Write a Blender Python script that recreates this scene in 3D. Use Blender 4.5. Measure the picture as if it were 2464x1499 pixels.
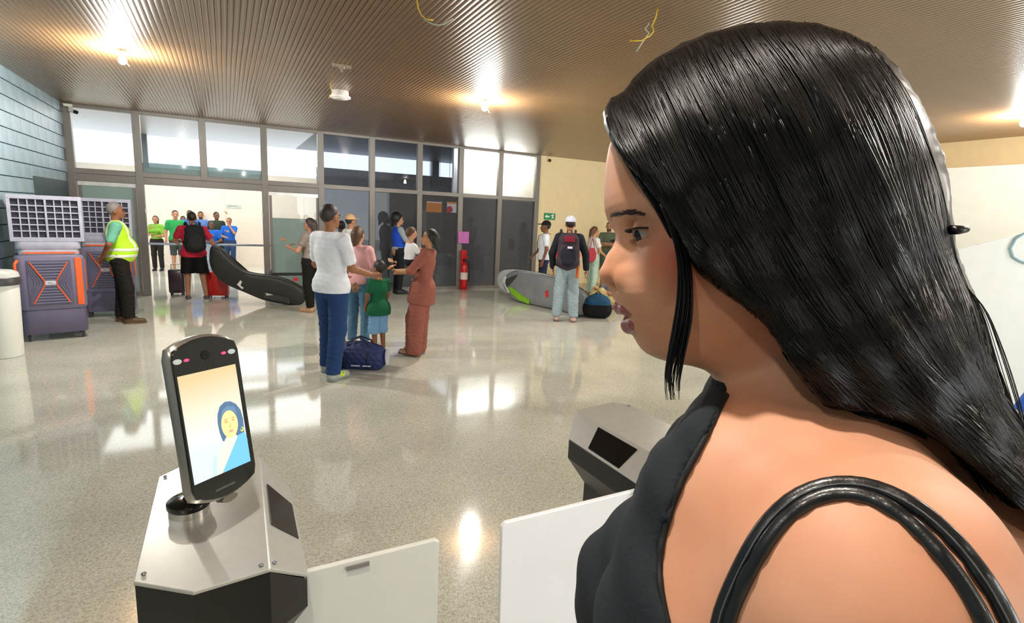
import bpy, math, random
import numpy as np
from mathutils import Vector, Matrix
random.seed(7); RS = np.random.RandomState(7)
for o in list(bpy.data.objects): bpy.data.objects.remove(o)
sc = bpy.context.scene; COL = sc.collection

# ---------------------------------------------------------------- camera
FOC = 1300.0; CAMH = 1.75
U = np.array([.045, 1, 223.5/FOC]); U /= np.linalg.norm(U)
Fw = np.array([0, 0, -1.0]); Fw = Fw - Fw.dot(U)*U; Fw /= np.linalg.norm(Fw)
Rt = np.cross(Fw, U); AZ = math.radians(28)
Ya = Fw*math.cos(AZ) - Rt*math.sin(AZ); Xa = np.cross(Ya, U)
M = np.array([Xa, Ya, U]); CC = np.array([0, 0, CAMH])
def ray(px, py): return M @ np.array([px-1232, 749.5-py, -FOC])/FOC
def P(px, py, d): return CC + ray(px, py)*d
def Zp(px, py, z): r = ray(px, py); return CC + r*(z-CAMH)/r[2]
def Yp(px, py, y): r = ray(px, py); return CC + r*y/r[1]
def Xp(px, py, x): r = ray(px, py); return CC + r*x/r[0]
def proj(p):
    q = M.T @ (np.array(p, float)-CC); return 1232+FOC*q[0]/-q[2], 749.5-FOC*q[1]/-q[2]
cam = bpy.data.cameras.new('camera'); co = bpy.data.objects.new('camera', cam); COL.objects.link(co)
cam.sensor_width = 36; cam.sensor_fit = 'HORIZONTAL'; cam.lens = 36*FOC/2464; cam.clip_start = .02; cam.clip_end = 200
co.matrix_world = Matrix(((M[0][0], M[0][1], M[0][2], 0), (M[1][0], M[1][1], M[1][2], 0), (M[2][0], M[2][1], M[2][2], CAMH), (0, 0, 0, 1)))
sc.camera = co
# ---------------------------------------------------------------- world, light, exposure
sc.view_settings.view_transform = 'Standard'; sc.view_settings.look = 'None'
sc.view_settings.gamma = 1; sc.view_settings.use_curve_mapping = False; sc.view_settings.exposure = 1.0
w = bpy.data.worlds.new('sky'); sc.world = w; w.use_nodes = True
bg = w.node_tree.nodes['Background']; bg.inputs[0].default_value = (.86, .93, 1, 1); bg.inputs[1].default_value = 1.5
def area(name, loc, size, power, color, rot=(0, 0, 0)):
    l = bpy.data.lights.new(name, 'AREA'); l.shape = 'RECTANGLE'; l.size, l.size_y = size; l.energy = power; l.color = color
    o = bpy.data.objects.new(name, l); o.location = loc; o.rotation_euler = rot; COL.objects.link(o); return o
area('added_entrance_fill', (5.5, -4.7, 1.6), (4.6, 2.6), 60, (.95, .98, 1), (math.radians(90), 0, 0))  # added area light, stands in for daylight from an unseen opening
area('added_hall_fill', (0, 15.4, 3.5), (5, 4), 125, (1, .97, .92))  # unseen area lights without fixtures, added to brighten the hall
area('added_hall_fill', (8, 15.4, 3.5), (5, 2), 60, (1, .97, .92))

# ---------------------------------------------------------------- materials
def srgb(c):
    if isinstance(c, str): c = [int(c[i:i+2], 16)/255 for i in (0, 2, 4)]
    return tuple((x/12.92 if x <= .04045 else ((x+.055)/1.055)**2.4) for x in c)
MC = {}
def mat(hexc, rough=.6, metal=0, bump=0, scale=60, var=.12, spec=.5, emit=0, sss=0, coat=0, key=''):
    k = (hexc, rough, metal, bump, scale, var, spec, emit, sss, coat, key)
    if k in MC: return MC[k]
    m = bpy.data.materials.new('surface_'+hexc); m.use_nodes = True; nt = m.node_tree; n = nt.nodes; L = nt.links
    b = n['Principled BSDF']; c = srgb(hexc)
    b.inputs['Roughness'].default_value = rough; b.inputs['Metallic'].default_value = metal
    b.inputs['Specular IOR Level'].default_value = spec
    if coat: b.inputs['Coat Weight'].default_value = coat; b.inputs['Coat Roughness'].default_value = .08
    if sss:
        b.inputs['Subsurface Weight'].default_value = sss; b.inputs['Subsurface Radius'].default_value = (.012, .005, .003); b.inputs['Subsurface Scale'].default_value = 1
    tc = n.new('ShaderNodeTexCoord'); nz = n.new('ShaderNodeTexNoise'); nz.inputs['Scale'].default_value = scale*.12; nz.inputs['Detail'].default_value = 4
    L.new(tc.outputs['Object'], nz.inputs['Vector'])
    rp = n.new('ShaderNodeValToRGB'); rp.color_ramp.elements[0].position = .3; rp.color_ramp.elements[1].position = .7
    rp.color_ramp.elements[0].color = (*[x*(1-var) for x in c], 1); rp.color_ramp.elements[1].color = (*[min(1, x*(1+var)) for x in c], 1)
    L.new(nz.outputs['Fac'], rp.inputs['Fac']); L.new(rp.outputs['Color'], b.inputs['Base Color'])
    if bump:
        n2 = n.new('ShaderNodeTexNoise'); n2.inputs['Scale'].default_value = scale; n2.inputs['Detail'].default_value = 3
        L.new(tc.outputs['Object'], n2.inputs['Vector'])
        bp = n.new('ShaderNodeBump'); bp.inputs['Strength'].default_value = bump; bp.inputs['Distance'].default_value = .01
        L.new(n2.outputs['Fac'], bp.inputs['Height']); L.new(bp.outputs['Normal'], b.inputs['Normal'])
    if emit: b.inputs['Emission Color'].default_value = (*c, 1); b.inputs['Emission Strength'].default_value = emit
    MC[k] = m; return m
def cloth(h, b=.25): return mat(h, .85, 0, b, 45, .1, .3, key='cloth')
def skinm(h): return mat(h, .5, 0, .05, 200, .06, .4, sss=.06, key='skin')
def glass(name, tint, thru, rough=.0, refl=1.0, body=None):
    """see-through pane: tinted transmission + fresnel reflection, optional milky body"""
    m = bpy.data.materials.new(name); m.use_nodes = True; nt = m.node_tree; n = nt.nodes; L = nt.links; n.clear()
    out = n.new('ShaderNodeOutputMaterial'); tr = n.new('ShaderNodeBsdfTransparent'); tr.inputs[0].default_value = (*[t*thru for t in tint], 1)
    base = tr.outputs[0]
    if body:
        df = n.new('ShaderNodeBsdfDiffuse'); df.inputs[0].default_value = (*srgb(body[0]), 1)
        mx = n.new('ShaderNodeMixShader'); mx.inputs[0].default_value = body[1]; L.new(base, mx.inputs[1]); L.new(df.outputs[0], mx.inputs[2]); base = mx.outputs[0]
    gl = n.new('ShaderNodeBsdfGlossy'); gl.inputs['Roughness'].default_value = rough
    fr = n.new('ShaderNodeFresnel'); fr.inputs[0].default_value = 1.5
    ml = n.new('ShaderNodeMath'); ml.operation = 'MULTIPLY'; ml.inputs[1].default_value = refl; L.new(fr.outputs[0], ml.inputs[0])
    m2 = n.new('ShaderNodeMixShader'); L.new(ml.outputs[0], m2.inputs[0]); L.new(base, m2.inputs[1]); L.new(gl.outputs[0], m2.inputs[2]); L.new(m2.outputs[0], out.inputs[0])
    return m

# ---------------------------------------------------------------- mesh helpers
class MB:
    def __init__(s): s.v = []; s.f = []; s.m = []
    def add(s, vs, fs, mi=0):
        o = len(s.v); s.v += [tuple(map(float, v)) for v in vs]; s.f += [tuple(i+o for i in f) for f in fs]; s.m += [mi]*len(fs); return s
    def box(s, a, b, mi=0, Mx=None):
        vs = [Vector((x, y, z)) for x in (a[0], b[0]) for y in (a[1], b[1]) for z in (a[2], b[2])]
        if Mx is not None: vs = [Mx @ v for v in vs]
        return s.add(vs, [(0, 1, 3, 2), (4, 6, 7, 5), (0, 4, 5, 1), (2, 3, 7, 6), (0, 2, 6, 4), (1, 5, 7, 3)], mi)
    def prism(s, poly, h0, h1, mi=0, Mx=None, inset=0):
        """polygon in xy extruded z h0..h1; inset = bevel"""
        n = len(poly); c = np.mean(np.array(poly, float), 0); rings = []
        if inset:
            for z, k in ((h0, inset), (h0+inset, 0), (h1-inset, 0), (h1, inset)):
                rings.append([(p[0]-(p[0]-c[0])/max(1e-6, math.hypot(p[0]-c[0], p[1]-c[1]))*k, p[1]-(p[1]-c[1])/max(1e-6, math.hypot(p[0]-c[0], p[1]-c[1]))*k, z) for p in poly])
        else: rings = [[(p[0], p[1], h0) for p in poly], [(p[0], p[1], h1) for p in poly]]
        vs = [Vector(v) for r in rings for v in r]
        if Mx is not None: vs = [Mx @ v for v in vs]
        fs = [tuple(range(n-1, -1, -1)), tuple((len(rings)-1)*n+i for i in range(n))]
        for k in range(len(rings)-1):
            fs += [(k*n+i, k*n+(i+1) % n, (k+1)*n+(i+1) % n, (k+1)*n+i) for i in range(n)]
        return s.add(vs, fs, mi)
    def tube(s, pts, rad, seg=8, mi=0, flat=1.0, cap=True):
        pts = [np.array(p, float) for p in pts]; n = len(pts)
        if not hasattr(rad, '__len__'): rad = [rad]*n
        vs = []; up = np.array([.13, .21, .97])
        for i, p in enumerate(pts):
            t = pts[min(i+1, n-1)]-pts[max(i-1, 0)]; t = t/(np.linalg.norm(t)+1e-9)
            a = np.cross(t, up); a /= np.linalg.norm(a)+1e-9; b = np.cross(t, a); up = -b if np.dot(-b, up) > 0 else b
            for k in range(seg):
                th = 2*math.pi*k/seg; vs.append(p+rad[i]*(a*math.cos(th)+up*math.sin(th)*flat))
        fs = [(i*seg+k, i*seg+(k+1) % seg, (i+1)*seg+(k+1) % seg, (i+1)*seg+k) for i in range(n-1) for k in range(seg)]
        if cap: fs += [tuple(range(seg-1, -1, -1)), tuple((n-1)*seg+k for k in range(seg))]
        return s.add(vs, fs, mi)
    def lathe(s, prof, c=(0, 0, 0), seg=24, mi=0, Mx=None, sy=1):
        vs = [Vector((c[0]+r*math.cos(2*math.pi*k/seg), c[1]+sy*r*math.sin(2*math.pi*k/seg), c[2]+z)) for r, z in prof for k in range(seg)]
        if Mx is not None: vs = [Mx @ v for v in vs]
        n = len(prof)
        fs = [(i*seg+k, i*seg+(k+1) % seg, (i+1)*seg+(k+1) % seg, (i+1)*seg+k) for i in range(n-1) for k in range(seg)]
        fs += [tuple(range(seg-1, -1, -1)), tuple((n-1)*seg+k for k in range(seg))]
        return s.add(vs, fs, mi)
    def ball(s, c, r, mi=0, seg=12, Mx=None):
        if not hasattr(r, '__len__'): r = (r, r, r)
        vs = []; 
        for i in range(1, seg//2):
            a = math.pi*i/(seg//2)
            for k in range(seg): t = 2*math.pi*k/seg; vs.append(Vector((c[0]+r[0]*math.sin(a)*math.cos(t), c[1]+r[1]*math.sin(a)*math.sin(t), c[2]+r[2]*math.cos(a))))
        vs += [Vector((c[0], c[1], c[2]+r[2])), Vector((c[0], c[1], c[2]-r[2]))]
        if Mx is not None: vs = [Mx @ v for v in vs]
        R = seg//2-1; N = R*seg
        fs = [(i*seg+k, (i+1)*seg+k, (i+1)*seg+(k+1) % seg, i*seg+(k+1) % seg) for i in range(R-1) for k in range(seg)]
        fs += [(N, k, (k+1) % seg) for k in range(seg)] + [(N+1, (R-1)*seg+(k+1) % seg, (R-1)*seg+k) for k in range(seg)]
        return s.add(vs, fs, mi)
    def mesh(s, name, mats, smooth=False):
        me = bpy.data.meshes.new(name); me.from_pydata(s.v, [], s.f)
        for m in (mats if isinstance(mats, (list, tuple)) else [mats]): me.materials.append(m)
        if any(s.m): me.polygons.foreach_set('material_index', s.m)
        if smooth: me.polygons.foreach_set('use_smooth', [True]*len(me.polygons))
        me.update(); return me
    def build(s, name, mats, parent=None, smooth=False, bevel=0, angle=None):
        o = bpy.data.objects.new(name, s.mesh(name, mats, smooth or angle is not None)); COL.objects.link(o)
        if parent is not None: o.parent = parent
        if bevel: b = o.modifiers.new('bevel', 'BEVEL'); b.width = bevel; b.segments = 2; b.limit_method = 'ANGLE'
        if angle is not None:
            o.data.set_sharp_from_angle(angle=math.radians(angle))
        return o
def tag(o, label=None, cat=None, group=None, kind=None):
    for k, v in (('label', label), ('category', cat), ('group', group), ('kind', kind)):
        if v: o[k] = v
    return o
def thing(name, label, cat, loc=(0, 0, 0), rz=0, group=None):
    o = bpy.data.objects.new(name, None); o.empty_display_size = .1; COL.objects.link(o); o.location = tuple(map(float, loc)); o.rotation_euler = (0, 0, rz)
    return tag(o, label, cat, group)
def link(me, name, parent=None, loc=(0, 0, 0), rz=0):
    o = bpy.data.objects.new(name, me); COL.objects.link(o); o.parent = parent; o.location = loc; o.rotation_euler = (0, 0, rz); return o

# ---------------------------------------------------------------- signed-distance modelling
def smin(a, b, k):
    if k <= 0: return np.minimum(a, b)
    h = np.clip(.5+.5*(b-a)/k, 0, 1); return b*(1-h)+a*h-k*h*(1-h)
def s_ell(g, c, r):
    x, y, z = (g[0]-c[0])/r[0], (g[1]-c[1])/r[1], (g[2]-c[2])/r[2]
    k0 = np.sqrt(x*x+y*y+z*z)+1e-6; k1 = np.sqrt((x/r[0])**2+(y/r[1])**2+(z/r[2])**2)+1e-6
    return k0*(k0-1)/k1
def s_cap(g, a, b, ra, rb):
    a = np.array(a, float); b = np.array(b, float); d = b-a; dd = d.dot(d)+1e-9
    t = np.clip(((g[0]-a[0])*d[0]+(g[1]-a[1])*d[1]+(g[2]-a[2])*d[2])/dd, 0, 1)
    return np.sqrt((g[0]-a[0]-t*d[0])**2+(g[1]-a[1]-t*d[1])**2+(g[2]-a[2]-t*d[2])**2)-(ra+t*(rb-ra))
def _pb(p, off):
    if p[0] == 'E': c = np.array(p[1], float); r = np.array(p[2], float)+off; return c-r, c+r
    A_, B_ = np.array(p[1], float), np.array(p[2], float); return np.minimum(A_-p[3], B_-p[4])-off, np.maximum(A_+p[3], B_+p[4])+off
def sdf(g, prims, off=0):
    full = len(g[0].shape) == 3; d = None
    if full:
        d = np.full((g[0].shape[0], g[1].shape[1], g[2].shape[2]), .5, np.float32); ax = [g[0].ravel(), g[1].ravel(), g[2].ravel()]
    for p in prims:
        k = p[3] if (p[0] == 'E' and len(p) > 3) else (p[5] if (p[0] == 'C' and len(p) > 5) else .03); gg = g; sl = None
        if full:
            lo, hi = _pb(p, off); m = k+.03
            ix = [(np.searchsorted(ax[i], lo[i]-m), np.searchsorted(ax[i], hi[i]+m)) for i in range(3)]
            if any(b <= a for a, b in ix): continue
            sl = tuple(slice(a, b) for a, b in ix); gg = (g[0][sl[0]], g[1][:, sl[1]], g[2][:, :, sl[2]])
        q = (s_ell(gg, p[1], [r+off for r in p[2]]) if p[0] == 'E' else s_cap(gg, p[1], p[2], p[3]+off, p[4]+off)).astype(np.float32)
        if full: d[sl] = smin(d[sl], q, k)
        else: d = q if d is None else smin(d, q, k)
    return d
def bbox(prims, pad):
    lo = np.full(3, 9.); hi = np.full(3, -9.)
    for p in prims:
        if p[0] == 'E': c = np.array(p[1], float); r = np.array(p[2], float); lo = np.minimum(lo, c-r); hi = np.maximum(hi, c+r)
        else:
            for c, r in ((p[1], p[3]), (p[2], p[4])): c = np.array(c, float); lo = np.minimum(lo, c-r); hi = np.maximum(hi, c+r)
    return lo-pad, hi+pad
def grid(axs): return (axs[0][:, None, None].astype(np.float32), axs[1][None, :, None].astype(np.float32), axs[2][None, None, :].astype(np.float32))
def surf(f, axs):
    """surface nets on a rectilinear grid -> verts, quads"""
    s = f < 0
    def corner(a, i, j, k): return a[i:a.shape[0]-1+i, j:a.shape[1]-1+j, k:a.shape[2]-1+k]
    cnt = np.zeros([n-1 for n in f.shape], np.int8)
    for i in (0, 1):
        for j in (0, 1):
            for k in (0, 1): cnt += corner(s, i, j, k)
    act = (cnt > 0) & (cnt < 8); idx = np.argwhere(act); N = len(idx)
    if N == 0: return np.zeros((0, 3)), np.zeros((0, 4), int)
    ids = np.full(act.shape, -1, np.int32); ids[act] = np.arange(N)
    acc = np.zeros((N, 3)); num = np.zeros(N); A = [np.asarray(a, float) for a in axs]
    off = [(i, j, k) for i in (0, 1) for j in (0, 1) for k in (0, 1)]
    for o in off:
        for ax in range(3):
            if o[ax]: continue
            o2 = list(o); o2[ax] = 1
            i0 = idx+np.array(o); i1 = idx+np.array(o2)
            f0 = f[i0[:, 0], i0[:, 1], i0[:, 2]].astype(float); f1 = f[i1[:, 0], i1[:, 1], i1[:, 2]].astype(float)
            m = (f0 < 0) != (f1 < 0); t = np.where(m, f0/(f0-f1+1e-12*(f0 == f1)), 0)
            p = np.stack([A[q][i0[:, q]] for q in range(3)], 1); p1 = np.stack([A[q][i1[:, q]] for q in range(3)], 1)
            acc += np.where(m[:, None], p+(p1-p)*t[:, None], 0); num += m
    V = acc/np.maximum(num, 1)[:, None]; Q = []
    for ax in range(3):
        b, c = (ax+1) % 3, (ax+2) % 3
        sl0 = [slice(None)]*3; sl1 = [slice(None)]*3; sl0[ax] = slice(0, -1); sl1[ax] = slice(1, None)
        e0 = s[tuple(sl0)]; e1 = s[tuple(sl1)]; ed = np.argwhere(e0 != e1)
        ok = (ed[:, b] > 0) & (ed[:, c] > 0) & (ed[:, b] < f.shape[b]-1) & (ed[:, c] < f.shape[c]-1); ed = ed[ok]
        if not len(ed): continue
        inside0 = s[ed[:, 0], ed[:, 1], ed[:, 2]]
        def cell(db, dc):
            q = ed.copy(); q[:, b] -= db; q[:, c] -= dc; return ids[q[:, 0], q[:, 1], q[:, 2]]
        q = np.stack([cell(1, 1), cell(0, 1), cell(0, 0), cell(1, 0)], 1)
        q[~inside0] = q[~inside0][:, ::-1]; Q.append(q)
    return V, np.concatenate(Q)
def mesh_vq(name, V, Q, m, extra=None):
    me = bpy.data.meshes.new(name); V = np.asarray(V, float); fs = Q.tolist(); vs = V.tolist(); mi = [0]*len(fs)
    if extra is not None:
        o = len(vs); vs += [list(v) for v in extra.v]; fs += [tuple(i+o for i in f) for f in extra.f]; mi += extra.m
    me.from_pydata(vs, [], fs)
    for q in (m if isinstance(m, (list, tuple)) else [m]): me.materials.append(q)
    if any(mi): me.polygons.foreach_set('material_index', mi)
    me.polygons.foreach_set('use_smooth', [True]*len(fs)); me.update(); return me
def solid(name, prims, m, parent, res=.012, off=0, cut=None, s=1.0, axs=None, extra=None, wrinkle=0, xf=None):
    lo, hi = bbox(prims, .02+max(off, 0)+res)
    if axs is None: axs = [np.arange(lo[i], hi[i]+res, res) for i in range(3)]
    g = grid(axs); d = sdf(g, prims, off)
    if wrinkle: d = d+wrinkle*(np.sin(g[2]*95+g[0]*40+np.sin(g[1]*50)*1.5)*np.sin(g[0]*38-g[2]*22+1)).astype(np.float32)
    if cut is not None: d = cut(g, d)
    V, Q = surf(d, axs)
    if xf is not None: V = xf(V)
    me = mesh_vq(name, V*s, Q, m, extra); o = bpy.data.objects.new(name, me); COL.objects.link(o); o.parent = parent; return o
# ================================================================ STRUCTURE
X0, X1, YB, ZC = -2.42, 11.0, 12.25, 3.36
def struct(o, label=None): return tag(o, label, None, None, 'structure')
# floor: polished granite
fm = bpy.data.materials.new('polished_granite'); fm.use_nodes = True; nt = fm.node_tree; n = nt.nodes; L = nt.links; b = n['Principled BSDF']
tc = n.new('ShaderNodeTexCoord')
def noise(sc_, det=3): q = n.new('ShaderNodeTexNoise'); q.inputs['Scale'].default_value = sc_; q.inputs['Detail'].default_value = det; L.new(tc.outputs['Object'], q.inputs['Vector']); return q
def ramp(src, p0, c0, p1, c1):
    r = n.new('ShaderNodeValToRGB'); e = r.color_ramp.elements; e[0].position = p0; e[1].position = p1; e[0].color = (*c0, 1); e[1].color = (*c1, 1); L.new(src, r.inputs[0]); return r
n1 = noise(85, 5); n1.inputs['Distortion'].default_value = 1.2
r1 = ramp(n1.outputs['Fac'], .40, srgb('bcbcae'), .56, srgb('e2e2d4'))
n2 = noise(1.3, 3); r2 = ramp(n2.outputs['Fac'], .3, (.80, .81, .80), .7, (1, 1, 1))
mx = n.new('ShaderNodeMix'); mx.data_type = 'RGBA'; mx.blend_type = 'MULTIPLY'; mx.inputs[0].default_value = 1
L.new(r1.outputs[0], mx.inputs[6]); L.new(r2.outputs[0], mx.inputs[7])
vo = n.new('ShaderNodeTexVoronoi'); vo.inputs['Scale'].default_value = 60; L.new(tc.outputs['Object'], vo.inputs['Vector'])
r3 = ramp(vo.outputs['Distance'], .10, (.62, .62, .57), .24, (1, 1, 1))
m3 = n.new('ShaderNodeMix'); m3.data_type = 'RGBA'; m3.blend_type = 'MULTIPLY'; m3.inputs[0].default_value = .7
L.new(mx.outputs[2], m3.inputs[6]); L.new(r3.outputs[0], m3.inputs[7]); L.new(m3.outputs[2], b.inputs['Base Color'])
b.inputs['Roughness'].default_value = .07; b.inputs['Specular IOR Level'].default_value = .65; b.inputs['IOR'].default_value = 1.6
struct(MB().box((-9, -6, -.1), (16, 22, 0)).build('floor', fm))
# ceiling with ribs
cb = mat('4e3b27', .6, var=.05); cr = mat('80603e', .31, 0, 0, 20, .08, .9, coat=.2, key='rib')
ceil = struct(MB().box((X0-.2, -5, ZC+.03), (X1+.2, YB+.12, ZC+.12)).build('ceiling', cb))
prof = [(-.0222, .03)]+[(x_*.022, -.0028*(1-x_*x_)) for x_ in (-1, -.66, -.33, 0, .33, .66, 1)]+[(.0222, .03)]
mb = MB(); Ls = (-4.9, YB); vs = [(x, y, z) for y in Ls for x, z in prof]; k = len(prof)
mb.add(vs, [(i, (i+1) % k, k+(i+1) % k, k+i) for i in range(k)]+[tuple(range(k-1, -1, -1)), tuple(range(k, 2*k))])
rib = mb.mesh('ceiling_slat', cr, True); rib.set_sharp_from_angle(angle=math.radians(35))
x = X0+.03
while x < X1: link(rib, 'ceiling_slat', ceil, (x, 0, ZC)); x += .048
# left wall: painted blockwork
wl = struct(MB().box((X0-.25, -5, 0), (X0-.02, YB+.2, ZC+.03)).build('wall_left', mat('5d7078', .7, 0, .2, 30)))
bl = MB().box((-.02, -.193, -.093), (.008, .193, .093)).mesh('wall_block', mat('a2bac6', .4, 0, .25, 25, .12, .6, key='blk'))
for r in range(17):
    for c in range(17):
        y = 5.5+c*.4+(r % 2)*.2
        if y < YB-.1: link(bl, 'wall_block', wl, (X0, y, .1+r*.2))
MB().box((X0-.02, 10.2, 0), (X0+.016, YB-.1, 2.05)).build('dark_lower_panel', mat('47585f', .5), wl)
# rear wall (beige) and right wall
beige = mat('f0dcae', .6, 0, .03, 50, .03)
struct(MB().box((7.13, YB, 0), (X1+.3, YB+.2, ZC+.03)).build('wall_rear', beige))
MB().box((7.13, YB-.015, 0), (X1, YB, .08)).build('baseboard_rear', mat('c9b58e', .5))
bpy.data.objects['baseboard_rear']['kind'] = 'structure'
wr = struct(MB().box((X1, -5, 0), (X1+.2, YB+.2, ZC+.03)).build('wall_right', mat('a89068', .6, var=.04)))
for i in range(7):
    y0 = -2.6+i*2.12; MB().box((X1-.05, y0+.006, .02), (X1, y0+2.114, 2.93)).build('hoarding_panel', mat('b9b9b0', .5, var=.03), wr, bevel=.004)
wf = struct(MB().box((X0, -5.2, 0), (3.2, -5, ZC+.03)).box((7.8, -5.2, 0), (X1, -5, ZC+.03)).box((3.2, -5.2, 2.9), (7.8, -5, ZC+.03)).build('wall_front', mat('ded8cc', .7)))
# rear curtain wall
frame = mat('7f7973', .4, .2, var=.05, key='alu')
cw = thing('glazed_partition', 'grey framed glass partition across the rear of the hall with an open doorway', 'glass partition', (0, YB, 0)); cw['kind'] = 'structure'
del cw['category']
cw.name = 'wall_back'
mulx = [X0+.06, -1.37, -.33, .73, 1.81, 2.88, 3.96, 4.97, 6.01, 7.06]
for i, x in enumerate(mulx):
    z0 = 2.22 if i == 2 else 0
    MB().box((x-.06, -.06, z0), (x+.06, .06, ZC)).build('mullion', frame, cw, bevel=.006)
MB().box((X0, -.055, 2.20), (7.1, .055, 2.29)).build('transom', frame, cw, bevel=.006)
MB().box((X0, -.05, 2.07), (1.81, .05, 2.20)).build('door_header', frame, cw, bevel=.006)
MB().box((X0, -.055, ZC-.05), (7.1, .055, ZC)).build('transom', frame, cw)
MB().box((X0, -.05, 0), (-1.37, .05, .07)).build('bottom_rail', frame, cw)
MB().box((.73, -.05, 0), (7.1, .05, .07)).build('bottom_rail', frame, cw)
g_up = glass('clear_glass', (.95, .98, .99), .95, 0, .7)
g_dk = glass('smoked_glass', (.84, .88, .95), .80, 0, .6, ('3c4046', .12))
g_dk2 = glass('dark_smoked_glass', (.85, .87, .92), .62, .01, .7, ('55575a', .42))
g_fr = glass('frosted_glass', (.75, .88, .86), .7, .05, .6, ('9fb5b0', .55))
def pane(x0, x1, z0, z1, g, y=0): return MB().box((x0, y-.004, z0), (x1, y+.004, z1)).build('glass_pane', g, cw)
for i in range(9):
    pane(mulx[i]+.06, mulx[i+1]-.06, 2.29, ZC-.05, g_dk if i in (4, 5, 6) else g_up)
for i in range(4, 9): pane(mulx[i]+.06, mulx[i+1]-.06, .07, 2.2, g_dk2 if i > 4 else g_dk)
for i in (1, 2): MB().box((mulx[i]+.06, .005, 2.29), (mulx[i+1]-.06, .011, 2.47)).build('teal_band', glass('teal_glass', (.8, .9, .9), .8, .05, .4, ('b4c4c2', .6)), cw)  # translucent teal strip along the foot of two upper panes
db = thing('display_board', 'pale display board standing behind the dark glass, left of the staff woman in blue', 'board', Yp(872, 600, 13.5)*np.array([1, 1, 0]))
pa = Yp(800, 505, 13.5); pb_ = Yp(945, 600, 13.5); MB().box((pa[0]-db.location[0], 0, pb_[2]), (pb_[0]-db.location[0], .04, pa[2]-.06)).build('panel', mat('c4c6c4', .5), db)
for x_ in (pa[0]+.1, pb_[0]-.1): MB().box((x_-db.location[0]-.02, -.0, 0), (x_-db.location[0]+.02, .035, pb_[2]+.02)).box((x_-db.location[0]-.03, -.2, 0), (x_-db.location[0]+.03, .2, .03)).build('leg', frame, db)
# door leaves
for nm, x0, x1 in (('door_1', X0+.13, -1.44), ('door_2', .80, 1.76)):
    d = struct(thing(nm, 'sliding glass door leaf', 'door', (0, YB, 0))); del d['category']
    MB().box((x0, -.02, .02), (x0+.05, .02, 2.06)).build('door_stile', frame, d); MB().box((x1-.05, -.02, .02), (x1, .02, 2.06)).build('door_stile', frame, d)
    MB().box((x0, -.03, 2.0), (x1, .03, 2.07)).build('top_rail', mat('d8d8d2', .3, .4), d)
    if x0 > 0:
        MB().box((x0+.05, -.004, .02), (x1-.05, .004, 1.55)).build('frosted_pane', g_fr, d); MB().box((x0+.05, -.004, 1.55), (x1-.05, .004, 2.0)).build('clear_pane', g_up, d)
    else: MB().box((x0+.05, -.004, .02), (x1-.05, .004, 2.0)).build('frosted_pane', g_fr, d)
    if x0 > 0: MB().box((x1-.09, -.07, .9), (x1-.06, -.04, 1.3)).build('door_handle', mat('b8b8b4', .3, .8), d)
for x in (-1.30, .66):
    o = MB().box((x-.012, YB-.09, 1.55), (x+.012, YB-.065, 1.63)).build('door_sensor', mat('eeeeee', .4)); tag(o, 'small white sensor on the '+('left' if x < 0 else 'right')+' post of the open doorway', 'sensor')
# hall beyond
FY = 18.4; cream = mat('f3e6d6', .7, var=.02)
hw = struct(MB().box((-9, FY, 0), (2.6, FY+.2, 2.72)).build('wall_hall', cream))
for x in (-6.6, -4.4, -2.2, 0, 2.2): MB().box((x-.004, FY-.004, .1), (x+.004, FY+.001, 2.6)).build('wall_joint', mat('d6c6b2', .7), hw)
struct(MB().box((2.6, FY, 0), (14, FY+.2, 3.08)).build('wall_hall_dark', mat('74777c', .6)))
struct(MB().box((-9, YB+.13, 3.58), (2.0, FY+.2, 3.7)).build('ceiling_hall', mat('a3968f', .35, var=.04)))
struct(MB().box((2.0, YB+.13, 3.58), (14, FY+.2, 3.7)).build('ceiling_hall_dark', mat('30323a', .5)))  # darkness of the unlit room beyond is put into this ceiling colour
struct(MB().box((4.99, YB+.5, 2.2), (7.4, YB+.6, 3.45)).build('wall_bulkhead', mat('f4f1ea', .6, var=.02)))
struct(MB().box((7.4, YB+.2, 0), (7.5, FY, 3.58)).build('wall_hall_right', mat('a9a49c', .6)))
struct(MB().box((-9.2, YB+.1, 0), (-9, FY, 1.1)).build('wall_hall_left', cream))
for i, x in enumerate((-4.6, -1.95, 6.5)):
    struct(MB().box((x-.12, FY-.1, 2.7), (x+.12, FY+.1, 3.6)).build('trim_%d' % (i+1), mat('5f6668', .5)))
area('added_bulkhead_fill', (6.0, YB+.25, 3.3), (1.8, .2), 26, (1, .98, .95), (math.radians(45), 0, 0))  # unseen area light, added so the white bulkhead looks lit
# signs seen through the glass
sg = MB().box((-.22, 0, -.14), (.20, .03, .14)).build('hanging_sign', mat('f28a12', .5, emit=1.1)); sg.location = Yp(1046, 498, 14)
tag(sg, 'orange lit sign seen through the dark glass above the long-haired woman in rust', 'sign')
for x_ in (-.15, .13): MB().tube([(x_, .015, .14), (x_, .015, 1.6)], .006, 6).build('hanging_rod', frame, sg)
MB().box((-.22, -.012, .105), (.20, 0, .14)).build('sign_band', mat('ffe9c8', .5, emit=1.0), sg)
sg = MB().box((-.15, 0, -.14), (.14, .03, .14)).build('hanging_sign', mat('fff4ec', .5, emit=1.1)); sg.location = Yp(1089, 499, 14)
tag(sg, 'white lit sign with a red disc seen through the dark glass', 'sign')
MB().lathe([(.09, 0), (.09, .012)], Mx=Matrix.Translation((-.09, 0, -.06)) @ Matrix.Rotation(math.radians(90), 4, 'X')).build('red_disc', mat('d8203c', .5, emit=1.0), sg)
for x_ in (-.1, .1): MB().tube([(x_, .015, .14), (x_, .015, 1.58)], .006, 6).build('hanging_rod', frame, sg)
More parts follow.
